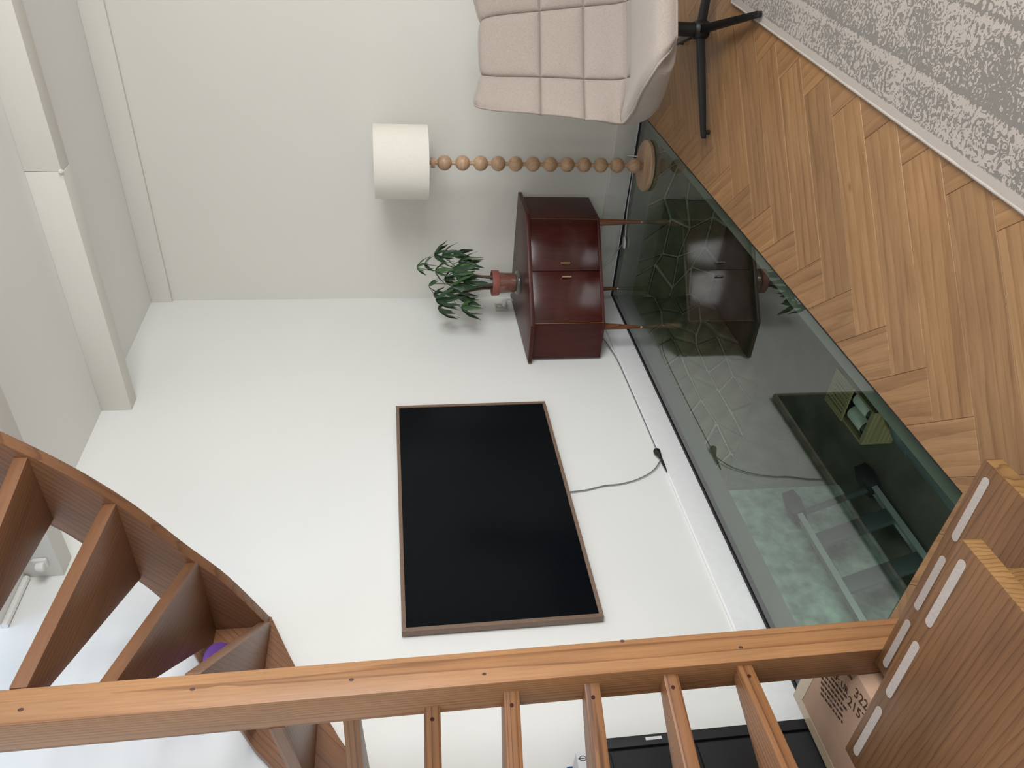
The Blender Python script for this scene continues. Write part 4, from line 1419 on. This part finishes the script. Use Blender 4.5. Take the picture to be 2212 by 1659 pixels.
def shell(i0, i1, name, th):
    mb = MB()
    vs, fs = [], []
    n = i1 - i0 + 1
    for i in range(i0, i1 + 1):
        for s in svals:
            vs.append(CW @ chair_pt(i, s))
    nb = len(vs)
    for i in range(i0, i1 + 1):
        for s in svals:
            rim = lerp_tab([(0.0, 0.03), (A1 * 0.6, 0.065), (A1 + 0.06, 0.085), (A1 + 0.22, 0.03), (AL, 0.016)], arc[i])
            d = th * (1 - abs(s) ** 8) ** 0.5 * 1.0 + rim
            e = min(i - 0, NP - 1 - i) / 12.0
            d = d if e > 1 else 0.022 + (d - 0.022) * math.sin(max(0.0, e) * math.pi / 2)
            vs.append(CW @ chair_pt(i, s, d, False))
    for i in range(n - 1):
        for k in range(NSX - 1):
            a = i * NSX + k
            fs.append((a, a + 1, a + NSX + 1, a + NSX))
            a += nb
            fs.append((a, a + NSX, a + NSX + 1, a + 1))
    for i in range(n - 1):
        a, b = i * NSX, (i + 1) * NSX
        fs.append((a, b, nb + b, nb + a))
        a, b = a + NSX - 1, b + NSX - 1
        fs.append((a, nb + a, nb + b, b))
    for k in range(NSX - 1):
        fs.append((k, nb + k, nb + k + 1, k + 1))
        a = (n - 1) * NSX + k
        fs.append((a, a + 1, nb + a + 1, nb + a))
    mb.add(vs, fs)
    mk(name, mb, 'boucle', ch, frame=CW, smooth=65)


shell(0, i_seatback + 3, 'seat', 0.085)
shell(i_seatback + 3, NP - 1, 'backrest', 0.075)
edge = [chair_pt(i, -1.0, 0.004) for i in range(NP)] + [chair_pt(NP - 1, s, 0.004) for s in svals[1:-1]] + [chair_pt(i, 1.0, 0.004) for i in range(NP - 1, -1, -1)] + [chair_pt(0, s, 0.004) for s in svals[-2:0:-1]]
mk('piping', MB().tube([CW @ p for p in edge], 0.0065, 8, closed=True), 'boucle', ch, frame=CW, smooth=60)
mk('pillar', MB().tube([hub + Vector((0, 0, 0.09)), hub + Vector((0, 0, 0.34))], 0.031, 18), 'black_metal', ch, smooth=50)
mk('seat_plate', MB().box(hub + Vector((-0.11, -0.11, 0.325)), hub + Vector((0.11, 0.11, 0.345))), 'black_metal', ch, bevel=0.004)
mk('hub', MB().lathe([(0.0, 0.055), (0.036, 0.055), (0.042, 0.065), (0.042, 0.115), (0.034, 0.125), (0.0, 0.126)], tuple(hub), 18, close=False), 'black_metal', ch, smooth=40)
T1 = Vector((1.517, -1.092, 0)) - hub
for k in range(4):
    d = Matrix.Rotation(k * math.pi / 2, 3, 'Z') @ T1
    L_ = d.length
    d.normalize()
    sdw = Vector((-d.y, d.x, 0))
    vs = []
    for (r_, zb, zt_, w_) in ((0.02, 0.070, 0.108, 0.017), (0.25, 0.043, 0.073, 0.0145), (L_ - 0.012, 0.0185, 0.040, 0.012), (L_, 0.0185, 0.034, 0.010)):
        for sg, zz in ((-1, zb), (1, zb), (1, zt_), (-1, zt_)):
            vs.append(hub + d * r_ + sdw * sg * w_ + Vector((0, 0, zz)))
    fs = [(0, 1, 2, 3), (15, 14, 13, 12)] + [(r_ * 4 + q_, r_ * 4 + (q_ + 1) % 4, r_ * 4 + 4 + (q_ + 1) % 4, r_ * 4 + 4 + q_) for r_ in range(3) for q_ in range(4)]
    lg = mk('leg', MB().add(vs, fs), 'black_metal', ch, bevel=0.0025)
    tipz = hub + d * L_
    rug_z = 0.0125 if (tipz - ra).dot(rnx) > 0 and (tipz - ra).dot(rdir) > 0 else 0.0
    mk('glide', MB().cyl(hub + d * (L_ - 0.030) + Vector((0, 0, rug_z + 0.0005)), hub + d * (L_ - 0.030) + Vector((0, 0, 0.021)), 0.011, n=12), 'rubber_black', lg)
